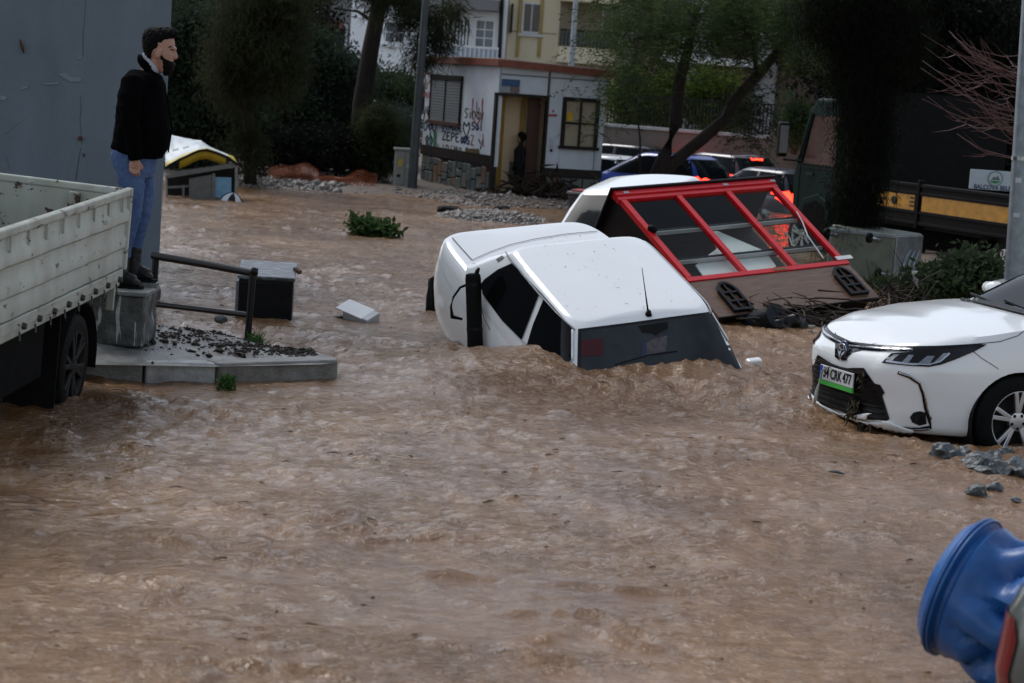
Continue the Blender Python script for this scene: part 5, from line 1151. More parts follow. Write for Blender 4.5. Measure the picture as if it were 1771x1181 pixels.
AWN = M('awning_white',(.55,.60,.62),.5,var=.15,scale=5); AWY = M('awning_yellow',(.50,.38,.03),.5,var=.15)
me = bpy.data.meshes.new('awning'); me.from_pydata(vs,[],fs); me.materials.append(AWN); me.materials.append(AWY); me.materials.append(M('awning_grey',(.16,.20,.21),.5))
for k,f_ in enumerate(me.polygons):
    i,j = divmod(k,NV); f_.material_index = 1 if (j < 2 or i > NU-4) else (2 if (6 <= j <= 7 and i < 14 and i % 5 < 3) else 0); f_.use_smooth = True
ao = link('awning',me,None,stl); s = ao.modifiers.new('s','SOLIDIFY'); s.thickness = .015
mb = MB(); mb.tube([vs[i*(NV+1)]+Vector((0,-.01,-.01)) for i in range(NU+1)],.022,6); mb.build('awning_bar',KBLK,stl,smooth=True)
vs2 = [v+Vector((0,.1,-.16)) for v in [vs[i*(NV+1)] for i in range(8,NU-6)]]; k0 = [vs[i*(NV+1)] for i in range(8,NU-6)]; n_ = len(k0)
o = MB().add([v+Vector((0,.03,-.01)) for v in k0]+vs2,[(i,i+1,n_+i+1,n_+i) for i in range(n_-1)]).build('valance',AWY,stl,smooth=True); s = o.modifiers.new('s','SOLIDIFY'); s.thickness = .01
# half sunk black and white ball
p = atz(401,349); mb = MB(); ell(mb,(0,0,0),(.19,.19,.19),n=24); me = mb.mesh('ball'); me.materials.append(M('ball_white',(.55,.60,.62),.35)); me.materials.append(KBLK)
for f_ in me.polygons: f_.use_smooth = True; f_.material_index = int((math.atan2(f_.center.y,f_.center.x)+math.pi)/(math.pi/4)) % 2
o = link('beach_ball',me,None); o.location = (p.x,p.y-.1,-.03); o.rotation_euler = (.25,.1,.5); tag(o,'black and white segmented ball half sunk beside the stall','ball')
# blue fence below the trees
fa = aty(430,250,43.5); fb = aty(546,262,43.5); BLU = M('blue_fence_paint',(.012,.03,.11),.4,var=.2); fn = thing('fence','dark blue metal fence under the trees','fence',(fa.x,43.5,0)); ln_ = fb.x-fa.x; zt_ = (fa.z+fb.z)/2+.03
MB().box2((0,-.02,zt_-.06),(ln_,.02,zt_)).build('top_rail',BLU,fn); MB().box2((0,-.015,.18),(ln_,.015,.22)).build('lower_rail',BLU,fn)
for i in range(14): x = ln_*i/13; MB().cyl((x,0,.05),(x,0,zt_-.062),.045 if i in (0,13) else .012,8).build('post' if i in (0,13) else 'baluster',BLU,fn)
# orange netting
ORN = M('orange_net',(.26,.06,.014),.5,var=.3,scale=5)
def net(label,c,w_,h,rz,seed):
    nx_,nz_ = 26,12; vs = []; fs = []
    for i in range(nx_+1):
        for j in range(nz_+1):
            u = (i/nx_-.5)*w_; v = j/nz_*h; q = Vector((u,.45*noise.noise(Vector((u*2.6,v*3,seed)))+.5*v,v*(.72+.5*noise.noise(Vector((u*2.2,seed,0))))+.16*noise.noise(Vector((u*2.4,seed,v*2.5)))-.08)); vs.append(Matrix.Rotation(rz,3,'Z') @ q)
    for i in range(nx_):
        for j in range(nz_): k = i*(nz_+1)+j; fs.append((k,k+nz_+1,k+nz_+2,k+1))
    o = MB().add(vs,fs).build('plastic_netting',ORN); wf = o.modifiers.new('w','WIREFRAME'); wf.thickness = .016; o.location = c; tag(o,label,'netting')
p = aty(507,333,39.8); net('orange plastic netting heap nearer the stall',(p.x,39.6,.0),.95,.55,.1,1.3); p = aty(592,333,40.0); net('orange plastic netting slumped at the pine trunk foot',(p.x,39.9,-.02),1.25,.52,-.1,5.1)
# ------------------------------------------------------------------ houses behind
WAL = M('white_render',(.86,.89,.92),.7,var=.06,scale=.6,bump=.1); BEI = M('beige_render',(.90,.80,.58),.7,var=.06,scale=.6,bump=.1); GRC = M('grey_concrete',(.20,.20,.205),.75,var=.15,scale=.8); BRN = M('brown_render',(.13,.085,.07),.75,var=.15,scale=.8)
FRM = M('window_white',(.78,.80,.82),.5,var=.05); PNE = M('grey_pane',(.16,.18,.21),.15,var=.3,scale=.8); PND = M('dark_pane',(.03,.035,.04),.12,var=.3,scale=.8)
def house(label,xl,xr,Y,m,ztop=11,dep=9):
    a = aty(xl,150,Y); b = aty(xr,150,Y); h = thing('apartment_block',label,'building',(a.x,Y,-.6)); w_ = b.x-a.x
    MB().box2((0,0,0),(w_,dep,ztop)).build('wall',m,h); MB().box2((-.3,-.3,ztop+.002),(w_+.3,dep+.3,ztop+.3)).build('roof',GRC,h)
    org = Vector((a.x,Y,-.6)); return h, (lambda x,y,dy=0: aty(x,y,Y+dy)-org)
def win(h,L,x0,y0,x1,y1,pm=PNE,nx_=2,nz_=1,fm=FRM,sill=True):
    a = L((x0+x1)/2-(x1-x0)/2,(y0+y1)/2); c = L((x0+x1)/2,(y0+y1)/2); s_ = 3600/(c.y+0.0001) if False else None
    hw = (L(x1,(y0+y1)/2)-L(x0,(y0+y1)/2)).length/2; hh = (L((x0+x1)/2,y0)-L((x0+x1)/2,y1)).length/2
    x0,x1,z0,z1 = c.x-hw,c.x+hw,c.z-hh,c.z+hh; f = .07
    fr_ = MB(); fr_.box2((x0,-.05,z0),(x0+f,-.003,z1)); fr_.box2((x1-f,-.05,z0),(x1,-.003,z1)); fr_.box2((x0+f+.001,-.05,z1-f),(x1-f-.001,-.003,z1)); fr_.box2((x0+f+.001,-.05,z0),(x1-f-.001,-.003,z0+f))
    wn = MB().box2((x0+f,-.012,z0+f),(x1-f,-.004,z1-f)).build('window',DARKIN,h)
    for k,(a_,b_,c_,d_) in enumerate(((x0,z0,x0+f,z1),(x1-f,z0,x1,z1),(x0+f+.001,z1-f,x1-f-.001,z1),(x0+f+.001,z0,x1-f-.001,z0+f))): MB().box2((a_,-.05,b_),(c_,-.003,d_)).build('frame',fm,wn)
    for i in range(nx_):
        for j in range(nz_):
            a_ = x0+f+(x1-x0-2*f)*i/nx_+.018; b_ = x0+f+(x1-x0-2*f)*(i+1)/nx_-.018; c_ = z0+f+(z1-z0-2*f)*j/nz_+.018; d_ = z0+f+(z1-z0-2*f)*(j+1)/nz_-.018
            MB().box2((a_,-.024,c_),(b_,-.013,d_)).build('pane',pm,wn)
    for i in range(1,nx_): xx = x0+f+(x1-x0-2*f)*i/nx_; MB().box2((xx-.017,-.045,z0+f),(xx+.017,-.013,z1-f)).build('glazing_bar',fm,wn)
    for j in range(1,nz_): zz = z0+f+(z1-z0-2*f)*j/nz_; MB().box2((x0+f,-.043,zz-.015),(x1-f,-.0135,zz+.015)).build('glazing_bar',fm,wn)
    if sill: MB().box2((x0-.1,-.16,z0-.1),(x1+.1,-.002,z0-.02)).build('sill',fm,wn)
    return wn
def balcony(h,L,x0,x1,yt,yr,yb,m,rm,glassm=None,dep=1.2,n=16):
    a = L(x0,yb); b = L(x1,yb); zt_ = L((x0+x1)/2,yr).z; zb = L((x0+x1)/2,yb).z
    MB().box2((a.x,-dep,zb-.35),(b.x,-.003,zb)).build('balcony_slab',m,h)
    MB().box2((a.x,-dep,zt_-.07),(b.x,-dep+.06,zt_)).build('balcony_rail',rm,h)
    if glassm: MB().box2((a.x+.02,-dep+.02,zb+.05),(b.x-.02,-dep+.04,zt_-.08)).build('balcony_screen',glassm,h)
    for i in range(n): x = a.x+.03+(b.x-a.x-.06)*i/(n-1); MB().box2((x-.018,-dep+.015,zb+.001),(x+.018,-dep+.05,zt_-.072)).build('baluster',rm,h)
hw_,L = house('white apartment block with white grid windows behind the pine trunk',600,869,70,WAL)
win(hw_,L,664,36,702,76,PNE,2,2); win(hw_,L,820,33,856,84,PNE,2,3); win(hw_,L,748,30,818,82,PND,2,1,sill=False)
for i in range(9): p = L(768+5.6*i,56); MB().box2((p.x-.03,-.10,p.z-.5),(p.x+.03,-.052,p.z+.5)).build('window_grille_bar',FRM,hw_)
balcony(hw_,L,742,862,60,79,104,WAL,FRM,M('balcony_sheet',(.30,.36,.44),.5,var=.1)); p = L(780,8); MB().box2((p.x-1.3,-1.1,p.z-.14),(p.x+1.6,-.003,p.z+.22)).build('balcony_slab',GRC,hw_)
p = L(715,115); MB().box2((p.x-.3,-.4,p.z-.3),(p.x+.3,-.003,p.z+.3)).build('air_conditioner',FRM,hw_,bevel=.03)
p0_,p1_ = L(870,0),L(864,105); MB().tube([p0_+Vector((-.06,-.1,2)),p1_+Vector((-.0,-.1,-1))],.07,8).build('downpipe',KBLK,hw_)
hb_,L = house('beige apartment block with balcony behind the cabin roof',871,1085,72,BEI)
win(hb_,L,903,4,936,58,PND,2,1); w0 = L(903,4).x; MB().box2((w0-.35,-.35,L(900,58).z),(w0-.28,-.05,L(900,8).z)).build('shutter_leaf',DK,hb_)
YLP = M('ochre_pipe',(.52,.38,.13),.5)
for xa,xb in ((901,896),(938,934)): a = L(xa,0); b = L(xb,98); MB().tube([Vector((a.x,-.09,a.z+1)),Vector((a.x,-.09,b.z))],.055,8).build('gas_pipe',YLP,hb_)
bx0,bx1 = L(966,60).x,L(1062,60).x; zb_ = L(1000,82).z
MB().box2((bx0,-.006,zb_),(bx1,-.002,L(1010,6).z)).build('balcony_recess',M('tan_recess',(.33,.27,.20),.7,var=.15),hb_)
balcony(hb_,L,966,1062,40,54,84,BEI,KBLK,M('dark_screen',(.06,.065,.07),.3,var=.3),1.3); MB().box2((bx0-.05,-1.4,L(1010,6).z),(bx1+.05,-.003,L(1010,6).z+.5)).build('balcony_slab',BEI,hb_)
win(hb_,L,1040,12,1075,80,PND,2,1,sill=False); MB().box2((bx0-.02,-1.32,L(1000,110).z),(bx1,-.003,zb_-.36)).build('parapet',BEI,hb_)
p = L(920,56); MB().box2((0.02,-.012,p.z-.02),(bx0-.05,-.002,p.z+.02)).build('render_joint',M('joint_tan',(.42,.36,.25),.7),hb_)
hg,L = house('grey concrete block behind the dark trees at left',250,598,74,GRC); win(hg,L,536,-30,552,22,FRM,1,1); win(hg,L,560,40,600,100,PND,2,1); win(hg,L,440,40,480,90,PNE,2,1); win(hg,L,330,40,370,90,PND,2,1)
MB().box2((L(505,0).x,-.9,L(560,35).z-.3),(L(598,0).x,-.003,L(560,35).z)).build('balcony_slab',M('red_slab',(.20,.07,.05),.7),hg)
hr_,L = house('grey and brown block behind the spreading tree',1087,1480,66,GRC)
for xa,xb in ((1100,1135),(1240,1290),(1345,1400)): a = L(xa,60); b = L(xb,230); MB().box2((a.x,-.25,0),(b.x,-.004,9)).build('brown_bay',BRN,hr_)
for xa in (1205,1325): a = L(xa,100); MB().box2((a.x-.3,-.6,0),(a.x+.3,-.004,10)).build('pillar',M('pale_pillar',(.34,.35,.36),.7),hr_)
for xa in (1150,1180,1215,1300,1365): win(hr_,L,xa,60,xa+26,100,PNE if xa % 2 else PND,2,1)
a = L(1140,95); b = L(1330,95); MB().box2((a.x,-1.3,a.z-.2),(b.x,-.61,a.z)).build('balcony_slab',WAL,hr_)
h2,L = house('dark rendered block at far right behind the black trees',1482,1900,60,M('dark_render',(.10,.10,.105),.8,var=.15),9); win(h2,L,1500,30,1560,90,PND,2,1); win(h2,L,1660,30,1720,90,PND,2,1)
# boundary wall with coping and railings
wa = aty(1030,262,52); wb = aty(1330,285,50); bw = thing('boundary_wall','brown rendered boundary wall with pale coping behind the cars','wall',(wa.x,52,-.6)); dv = Vector((wb.x-wa.x,-2,0)); Lw = dv.length; bw.rotation_euler = (0,0,math.atan2(dv.y,dv.x))
zc = 2.18-58/69.2+.6; TAN = M('tan_render',(.165,.135,.115),.8,var=.2,scale=1.5,bump=.2)
MB().box2((-2,0,0),(Lw,.25,zc)).build('wall',TAN,bw); MB().box2((-2,-.05,zc+.002),(Lw,.30,zc+.08)).build('coping',M('pale_coping',(.42,.42,.41),.6),bw,bevel=.01)
MB().box2((Lw+.003,-.06,0),(Lw+.9,.36,zc+.25)).build('pier',TAN,bw,bevel=.02); MB().box2((Lw+.9,.0,0),(Lw+14,.25,zc-.1)).build('wall',TAN,bw)
for i in range(70): x = -1.8+i*(Lw+1.7)/69; MB().box2((x-.012,.11,zc+.085),(x+.012,.135,zc+.80)).build('railing_bar',KBLK,bw)
MB().box2((-2,.10,zc+.80),(Lw,.145,zc+.84)).build('railing_top',KBLK,bw)
# ------------------------------------------------------------------ queue of cars on the flooded street
HAT = [(.20,1.82,-1.85,.70),(.30,1.95,-1.92,.80),(.58,1.98,-1.94,.83),(.78,1.95,-1.92,.82),(.90,1.90,-1.88,.79),(1.0,1.85,-1.85,.74)]
HGR = [(.86,1.05,-1.86,.76),(.96,.95,-1.80,.75),(1.22,.45,-1.62,.67),(1.40,.10,-1.42,.60),(1.45,-.05,-1.32,.55)]
zh = lambda x,y,z: z if z < .8 else .78+(interp(x,[(-2.1,.98),(-1.4,.98),(.8,.95),(1.9,.82)])-.78)*(z-.8)/.2
TL = emit('tail_light_lit',(1,.025,.012),6.0); TLD = M('tail_light_red',(.16,.01,.012),.2,var=.1)
def street_car(label,px_,py_,Y,rz_,paint,roofz,lit=(),rm=None):
    q = aty(px_,py_,Y); c,b,g,bb,gb = plain_car('car',label,(q.x,Y,roofz-1.47),R(rz_),paint,HAT,zh,HGR,5,5,roof_m=rm)
    for sg in (1,-1):
        patch('tail_light',[(sg*.58,.80),(sg*.74,.80),(sg*.76,1.0),(sg*.62,1.06)],rear_cast,bvh_of(b,g),TL if sg in lit else TLD,c,.012,.06)
        patch('tail_light',[(-1.90,.78),(-1.70,.82),(-1.66,1.02),(-1.80,1.10)],side_cast(sg),bvh_of(b,g),TL if sg in lit else TLD,c,.012,.06)
    if 0 in lit: MB().box((-1.44,0,1.39),(.05,.34,.045)).build('brake_light',TL,c)
    return c
BLUEP = M('blue_car_paint',(.02,.06,.32),.2,var=.05,coat=.6); BLKP = M('black_car_paint',(.010,.008,.009),.2,var=.1,coat=.6); SILP = M('silver_car_paint',(.42,.45,.48),.28,metal=.4,var=.05,coat=.5); GRYP = M('grey_car_paint',(.06,.065,.085),.25,var=.1,coat=.5)
street_car('blue hatchback with lit tail light behind the sunken cars',1128,268,44.5,143,BLUEP,1.00,(1,-1))
street_car('white car nose left half hidden by the cabin',995,262,46,150,PAINT_W,.84)
street_car('black car with red tail light right of the cabin',1045,258,51,150,BLKP,.98,(1,-1))
street_car('silver estate car behind the blue hatchback',1150,258,52,150,SILP,1.0)
street_car('dark maroon car with bright high brake light',1232,266,47.5,128,M('maroon_paint',(.04,.006,.008),.22,var=.1,coat=.5),1.02,(0,1,-1))
street_car('grey car with lit rear lamp beside the green truck',1318,288,44,125,GRYP,.86,(1,-1))
# ------------------------------------------------------------------ green municipal truck, seen from behind its left side
A0 = aty(1513,308,30.0); R1 = aty(1746,335,27.1); d0 = Vector((A0.x-R1.x,A0.y-R1.y,0)).normalized(); ny = Vector((-d0.y,d0.x,0)); GM = frame((A0.x,A0.y,0),d0,ny)
gt = thing('municipal_truck','dark green truck with black and yellow dropside bed under trees','truck',mat=GM); zT = A0.z
GP = M('dark_green_paint',(.005,.028,.022),.5,var=.15,spec=.2); BP = M('black_bed_paint',(.008,.008,.009),.6,var=.3,scale=8,spec=.2); YP = M('yellow_stripe',(.46,.21,.012),.45,var=.25,scale=8)
GI = GM.inverted(); go_ = GI @ CAMPOS; gr_ = GI.to_3x3()
def gf(x,y,off=0): d = gr_ @ ray(x,y); t = (off-go_.y)/d.y; q = go_+d*t; return q.x,q.z
xp,_ = gf(1590,340); 
for a_,b_ in ((xp+.03,0),(-5.2,xp-.03)):
    sd_ = MB().box2((a_,-.05,zT-.58),(b_,0,zT)).build('drop_side',BP,gt,bevel=.01)
    for zz in (zT-.03,zT-.14,zT-.40,zT-.55): MB().box2((a_+.004,.001,zz-.022),(b_-.004,.022,zz+.022)).build('pressed_rib',BP,sd_,bevel=.006)
    MB().box2((a_+.06,.001,zT-.375),(b_-.06,.012,zT-.165)).build('yellow_stripe',YP,sd_)
MB().box2((xp-.028,-.06,zT-.62),(xp+.028,.03,zT+.05)).build('side_post',BP,gt,bevel=.01)
for i in range(3):
    for x_ in (-.12,xp+.18): MB().box2((x_-.08,.0125,zT-.22-.055*i),(x_+.02,.017,zT-.195-.055*i)).build('slot',KBLK,gt)
MB().tube([((xp)/2,.012,zT-.27),((xp)/2,.03,zT-.27)],.06,12).build('round_badge',KBLK,gt)
MB().box2((-5.2,-2.2,zT-.62),(0,-.06,zT-.56)).build('bed_floor',BP,gt); MB().box2((-5.2,-2.2,zT-.58),(0,-2.15,zT)).build('drop_side',BP,gt); MB().box2((.02,-2.25,zT-.6),(.08,.0,zT+1.25)).build('dark_cover_panel',BP,gt)  # tall black panel added to cover the green cab back with dark
for yy in (-.6,-1.6): MB().box2((-5,yy-.06,zT-.95),(3,yy+.06,zT-.63)).build('chassis_beam',CH,gt)
wxx,wzz = gf(1727,470); 
for x_ in (wxx,2.0):
    for yy,s_ in ((-.2,1),(-2.0,-1)): wheel(gt,(x_,yy,wzz+.02),.42,.26,s_,6,ALLOY)
MB().prism([(wxx-.6,wzz+.1),(wxx-.45,wzz+.45),(wxx,wzz+.55),(wxx+.45,wzz+.45),(wxx+.6,wzz+.1),(wxx+.5,wzz+.1),(wxx+.38,wzz+.38),(wxx,wzz+.46),(wxx-.38,wzz+.38),(wxx-.5,wzz+.1)],lambda u,v,t: Vector((u,t,v)),-.4,-.02).build('mudguard',CH,gt)
# cab
zr = aty(1392,168,33.2).z; zb2 = zr-1.95; c0 = .35; c1 = 2.25
MB().prism([(c0,zb2),(c1,zb2),(c1+.05,zb2+.75),(c1-.28,zr-.18),(c1-.5,zr),(c0+.1,zr),(c0,zr-.1)],lambda u,v,t: Vector((u,t,v)),-2.15,-.02).build('cab',GP,gt,bevel=.05,seg=3)
MB().prism([(c0+.75,zb2+.95),(c1-.25,zb2+.95),(c1-.48,zr-.28),(c0+.75,zr-.25)],lambda u,v,t: Vector((u,t,v)),-.018,-.004).build('door_window',M('reddish_window',(.07,.036,.030),.15,var=.3,scale=2),gt)
MB().prism([(c1-.20,zb2+.95),(c1-.06,zb2+.95),(c1-.38,zr-.24),(c1-.44,zr-.24)],lambda u,v,t: Vector((u,t,v)),-.018,-.004).build('quarter_window',GLASS_D,gt)
for L_ in ([(c0+.72,zb2+.25),(c0+.72,zr-.2)],[(c0+.72,zb2+.9),(c1-.1,zb2+.9)],[(c1-.15,zb2+.25),(c1-.15,zb2+.92)]): MB().bar((L_[0][0],-.016,L_[0][1]),(L_[1][0],-.016,L_[1][1]),.012,.012).build('door_seam',KBLK,gt)
MB().box2((c1-.55,-.03,zb2+.78),(c1-.35,.0,zb2+.82)).build('door_handle',KBLK,gt)
mr = MB().box2((c1-.05,.16,zb2+1.02),(c1+.03,.34,zb2+1.55)).build('wing_mirror',KBLK,gt,bevel=.03); MB().tube([(c1-.2,-.02,zb2+.98),(c1,.2,zb2+.98)],.02,6).build('mirror_arm',KBLK,mr); MB().box2((c1-.058,.18,zb2+1.08),(c1-.052,.32,zb2+1.5)).build('mirror_glass',M('mirror_glass',(.35,.38,.40),.1,metal=.6),mr)
MB().prism([(c1-1.25,zb2+.0),(c1-1.05,zb2+.42),(c1-.75,zb2+.52),(c1-.35,zb2+.42),(c1-.15,zb2)],lambda u,v,t: Vector((u,t,v)),-.015,.02).build('wheel_arch_trim',GP,gt,bevel=.02)
MB().prism([(c1-1.12,zb2-.05),(c1-.98,zb2+.34),(c1-.75,zb2+.42),(c1-.42,zb2+.34),(c1-.28,zb2-.05)],lambda u,v,t: Vector((u,t,v)),-.01,.024).build('wheel_arch',CH,gt)
# sign board on the truck bed
s0 = aty(1676,292,28.3); s1 = aty(1676,326,28.3); sg_ = thing('sign_board','white municipal sign board with round emblem above the truck bed','sign',(s1.x,28.3,s1.z)); SH = s0.z-s1.z; SWd = .80
MB().box2((0,0,0),(SWd,.03,SH)).build('board',M('sign_white',(.46,.52,.56),.4,var=.06),sg_,bevel=.004)
mb = MB(); mb.lathe([(.001,-.006),(.105,-.006),(.105,-.002)],(.34,0,SH*.60),'y',28); mb.build('emblem_ring',M('emblem_grey',(.20,.24,.26),.5),sg_); mb = MB(); mb.lathe([(.001,-.009),(.085,-.009),(.085,-.005)],(.34,0,SH*.60),'y',28); mb.build('emblem_field',M('emblem_pale',(.5,.55,.55),.5),sg_)
mb = MB(); mb.prism([(-.07,-.03),(.07,-.03),(.05,-.055),(0,-.07),(-.05,-.055)],lambda u,v,t: Vector((.34+u,t,SH*.60+v)),-.013,-.010); mb.build('emblem_green',M('emblem_green',(.02,.20,.06),.5),sg_); mb = MB(); mb.prism([(-.06,-.02),(-.02,.03),(0,.01),(.03,.045),(.065,-.02)],lambda u,v,t: Vector((.34+u,t,SH*.60+v)),-.013,-.010); mb.build('emblem_peak',M('emblem_peak',(.12,.14,.14),.5),sg_)
me = text_mesh('BALÇOVA BELEDİYESİ',.082,.001,'LEFT',.002,.9); o = link('lettering',me,M('sign_navy',(.02,.03,.10),.5),sg_); o.matrix_local = Matrix(((1,0,0,.06),(0,0,-1,-.004),(0,1,0,SH*.13),(0,0,0,1)))
MB().box2((.1,.035,-.4),(.16,.06,SH)).build('stake',CH,sg_); MB().box2((.6,.035,-.4),(.66,.06,SH)).build('stake',CH,sg_)
# ------------------------------------------------------------------ tipped steel waste container
dp = aty(1540,492,25.6); dm = thing('dumpster','grey green steel dumpster tipped on its side with castors up','dumpster',(dp.x,25.6,dp.z),R(-38)); DG = M('green_grey_steel',(.10,.125,.095),.45,col2=(.20,.22,.18),scale=4,metal=.2,bump=.1); DS = M('galvanised_sheet',(.24,.27,.28),.35,metal=.5,var=.25,scale=6,bump=.15,bscale=12)
Hd = .62
MB().prism([(-.95,0),(0,0),(.0,Hd),(-.90,Hd+.04)],lambda u,v,t: Vector((u,t,v)),0,.74).build('tub',DG,dm,bevel=.025,seg=3)
MB().prism([(.02,.02),(.72,.02),(.72,Hd-.02),(.02,Hd-.02)],lambda u,v,t: Vector((t,u,v)),.002,.02).build('end_sheet',DS,dm,bevel=.01)
for k in range(3): mb = MB(); mb.tube([(.024,.18+.14*k,.1),(.034,.22+.14*k,.25),(.034,.30+.14*k,.36),(.026,.42+.10*k,.42)],[.012,.02,.02,.01],8); mb.build('pressed_rib',DS,dm,smooth=True)
MB().box2((-.93,-.02,Hd-.05),(.02,.0,Hd+.0)).build('rim_edge',DS,dm,bevel=.008)
def castor(x,y_,z):
    c = MB().box((x,y_,z),(.10,.10,.03)).build('castor_plate',DS,dm,bevel=.005); MB().tube([(x,y_-.03,z),(x-.02,y_-.11,z+.01)],[.03,.022],8).build('castor_fork',CHROME,c); m_ = MB(); m_.lathe([(.02,-.022),(.06,-.022),(.066,0),(.06,.022),(.02,.022)],(x-.03,y_-.15,z+.015),'x',18); m_.build('castor_wheel',RUBBER,c,smooth=True,sharp=40)
castor(-.82,-.03,Hd-.08); castor(-.22,-.03,Hd-.08); castor(-.06,-.03,.12); castor(-.82,-.03,.12)
# ------------------------------------------------------------------ trees and shrubs
BARK = M('dark_bark',(.022,.016,.013),.85,col2=(.055,.042,.034),scale=5,bump=.8,bscale=18,stretch=(1,1,.35))
def limb(mb,P,r): mb.tube(P,r,9)
def tree(name,label,base,trunks,crown,group=None,cat='tree',bark=BARK):
    t = thing(name,label,cat,base,group=group)
    for P,r in trunks: MB().tube([Vector(p)-Vector(base) for p in P],r,10).build('trunk',bark,t,smooth=True)
    for (P,L_,W_,droop,m,dirs) in crown: foliage('crown',m,t,np.asarray(P)-np.array(base),L_,W_,droop,dirs)
    return t
def pc(px_,py_,Y): return np.array(aty(px_,py_,Y))
def cl(boxes,Y,n,cr,flat=.7,dY=1.2):
    # clumps spread over pieces of the crown given as (x, y, rx, ry) in the photo, with real depth
    out = []
    for (x,y,rx,ry,k) in boxes:
        s = 3600/Y; out.append(clumps(pc(x,y,Y),(rx/s,dY,ry/s),k,n,cr,flat,.15))
    return np.concatenate(out)
DKG = leafmat('dark_leaf',(0.0292,0.0439,0.0277)); DKG2 = leafmat('dark_olive_leaf',(0.0360,0.0408,0.0210)); BLG = leafmat('blue_green_leaf',(0.0385,0.0532,0.0420)); MIDG = leafmat('mid_leaf',(0.0455,0.0780,0.0325)); YLG = leafmat('yellow_green_leaf',(0.0850,0.1250,0.0225),.4); BLK = leafmat('black_green_leaf',(0.0150,0.0200,0.0137)); GLO = leafmat('glossy_leaf',(0.0385,0.0588,0.0280))
b = pc(432,335,38.5); tree('casuarina_tree','feathery olive tree with thin dark trunk behind the stall',tuple(b),[([pc(432,335,38.5),pc(434,230,38.5),pc(418,160,38.5),pc(425,60,38.5),pc(450,-40,38.5)],[.13,.11,.09,.07,.04]),([pc(430,190,38.5),pc(405,150,38.5),pc(385,90,38.5)],[.06,.05,.02]),([pc(424,100,38.5),pc(470,60,38.5),pc(500,10,38.5)],[.06,.04,.02])],
  [(cl([(440,60,75,100,90),(480,110,55,80,50),(400,120,45,80,45),(470,10,80,60,50),(430,250,30,60,14)],38.5,230,.17,1.2,.8),.16,.014,1.3,DKG2,None)])
b = pc(340,330,42); tree('evergreen_tree','dense dark evergreen behind the standing person',tuple(b),[([pc(345,330,42),pc(340,200,42),pc(350,40,42)],[.15,.12,.08])],[(cl([(340,90,90,110,120),(330,220,80,90,90),(380,160,50,120,70)],42,190,.24),.12,.05,.3,DKG,None)])
b = pc(560,300,45); tree('evergreen_tree','dark leafy tree left of the leaning pine trunk',tuple(b),[([pc(560,300,45),pc(558,180,45),pc(570,60,45)],[.14,.10,.06])],[(cl([(560,210,70,75,110),(590,140,50,60,60),(520,170,50,80,60),(545,90,40,50,24)],45,190,.22),.11,.045,.3,DKG,None)])
b = pc(470,290,52); tree('evergreen_tree','tall blackish tree furthest back among the left trees',tuple(b),[([pc(470,290,52),pc(480,100,52),pc(485,-60,52)],[.2,.15,.1])],[(cl([(400,40,130,90,120),(520,40,60,60,34),(330,10,90,70,70),(470,170,110,100,110)],52,170,.3),.15,.06,.2,BLK,None)])
b = pc(508,300,41.5); tree('undergrowth_shrub','low dark shrubs behind the orange netting',tuple(b),[([pc(508,310,41.5),pc(508,250,41.5)],[.05,.02])],[(cl([(470,255,40,40,40),(540,255,50,40,50),(600,265,40,40,40)],42.2,150,.16),.10,.04,0,BLK,None)],cat='shrub')
b = pc(627,322,43); pts = [pc(627,325,43),pc(622,250,43),pc(626,180,43),pc(640,90,43),pc(655,10,43),pc(668,-80,43)]
def needles(cent,n,rad,ln,Y):
    P = []; D = []
    for (x,y) in cent:
        c = pc(x,y,Y); d = rng.normal(size=(n,3)); d /= np.linalg.norm(d,axis=1,keepdims=True); d[:,2] -= .5
        P.append(c+rng.normal(size=(n,3))*rad); D.append(d)
    return np.concatenate(P),np.concatenate(D)
ct = [(700+random.gauss(0,22),18+random.gauss(0,16)) for _ in range(9)]+[(745+random.gauss(0,24),40+random.gauss(0,28)) for _ in range(16)]+[(780+random.gauss(0,12),12+random.gauss(0,8)) for _ in range(6)]+[(728,95),(740,110),(722,100),(765,62),(735,75)]+[(640+random.gauss(0,30),-20+random.gauss(0,10)) for _ in range(8)]+[(690+random.gauss(0,40),-25+random.gauss(0,12)) for _ in range(14)]
NP,ND = needles(ct,110,.13,.3,42)
tree('pine_tree','pine with thick leaning dark trunk and hanging needle tufts',tuple(b),[(pts,[.24,.21,.20,.18,.16,.13]),([pc(655,0,43),pc(700,5,42.4),pc(745,35,42),pc(765,62,42)],[.07,.05,.03,.01]),([pc(648,40,43),pc(620,20,43.4),pc(585,15,43.5)],[.05,.03,.01]),([pc(660,130,42.8),pc(670,148,42.6),pc(682,160,42.5)],[.02,.012,.005])],[(NP,.34,.016,.35,DKG2,ND)])
b = pc(655,318,42.2); P = cl([(655,250,26,50,46),(650,215,24,30,18)],42.2,170,.14,1.3,.5); tree('broom_shrub','olive broom-like shrub hanging in front of the pine trunk',tuple(b),[([pc(655,318,42.2),pc(655,240,42.2)],[.04,.02])],[(P,.22,.014,1.0,leafmat('broom_leaf',(0.0390,0.0494,0.0195)),None)],cat='shrub')
b = pc(680,250,48); tree('rounded_bush','rounded blue green bush left of the street cabinet',tuple(b),[([pc(680,255,48),pc(680,220,48)],[.06,.03])],[(cl([(675,215,40,34,90),(700,235,24,30,40),(645,215,20,30,24)],48,220,.15),.06,.03,.2,BLG,None)],cat='bush')
b = pc(690,175,56); tree('hedge_bush','dark hedge below the white apartment block',tuple(b),[([pc(690,200,56),pc(690,150,56)],[.06,.03])],[(cl([(690,152,34,24,60),(660,150,24,24,30),(715,165,20,24,24)],56,170,.2),.10,.05,.1,GLO,None)],cat='bush')
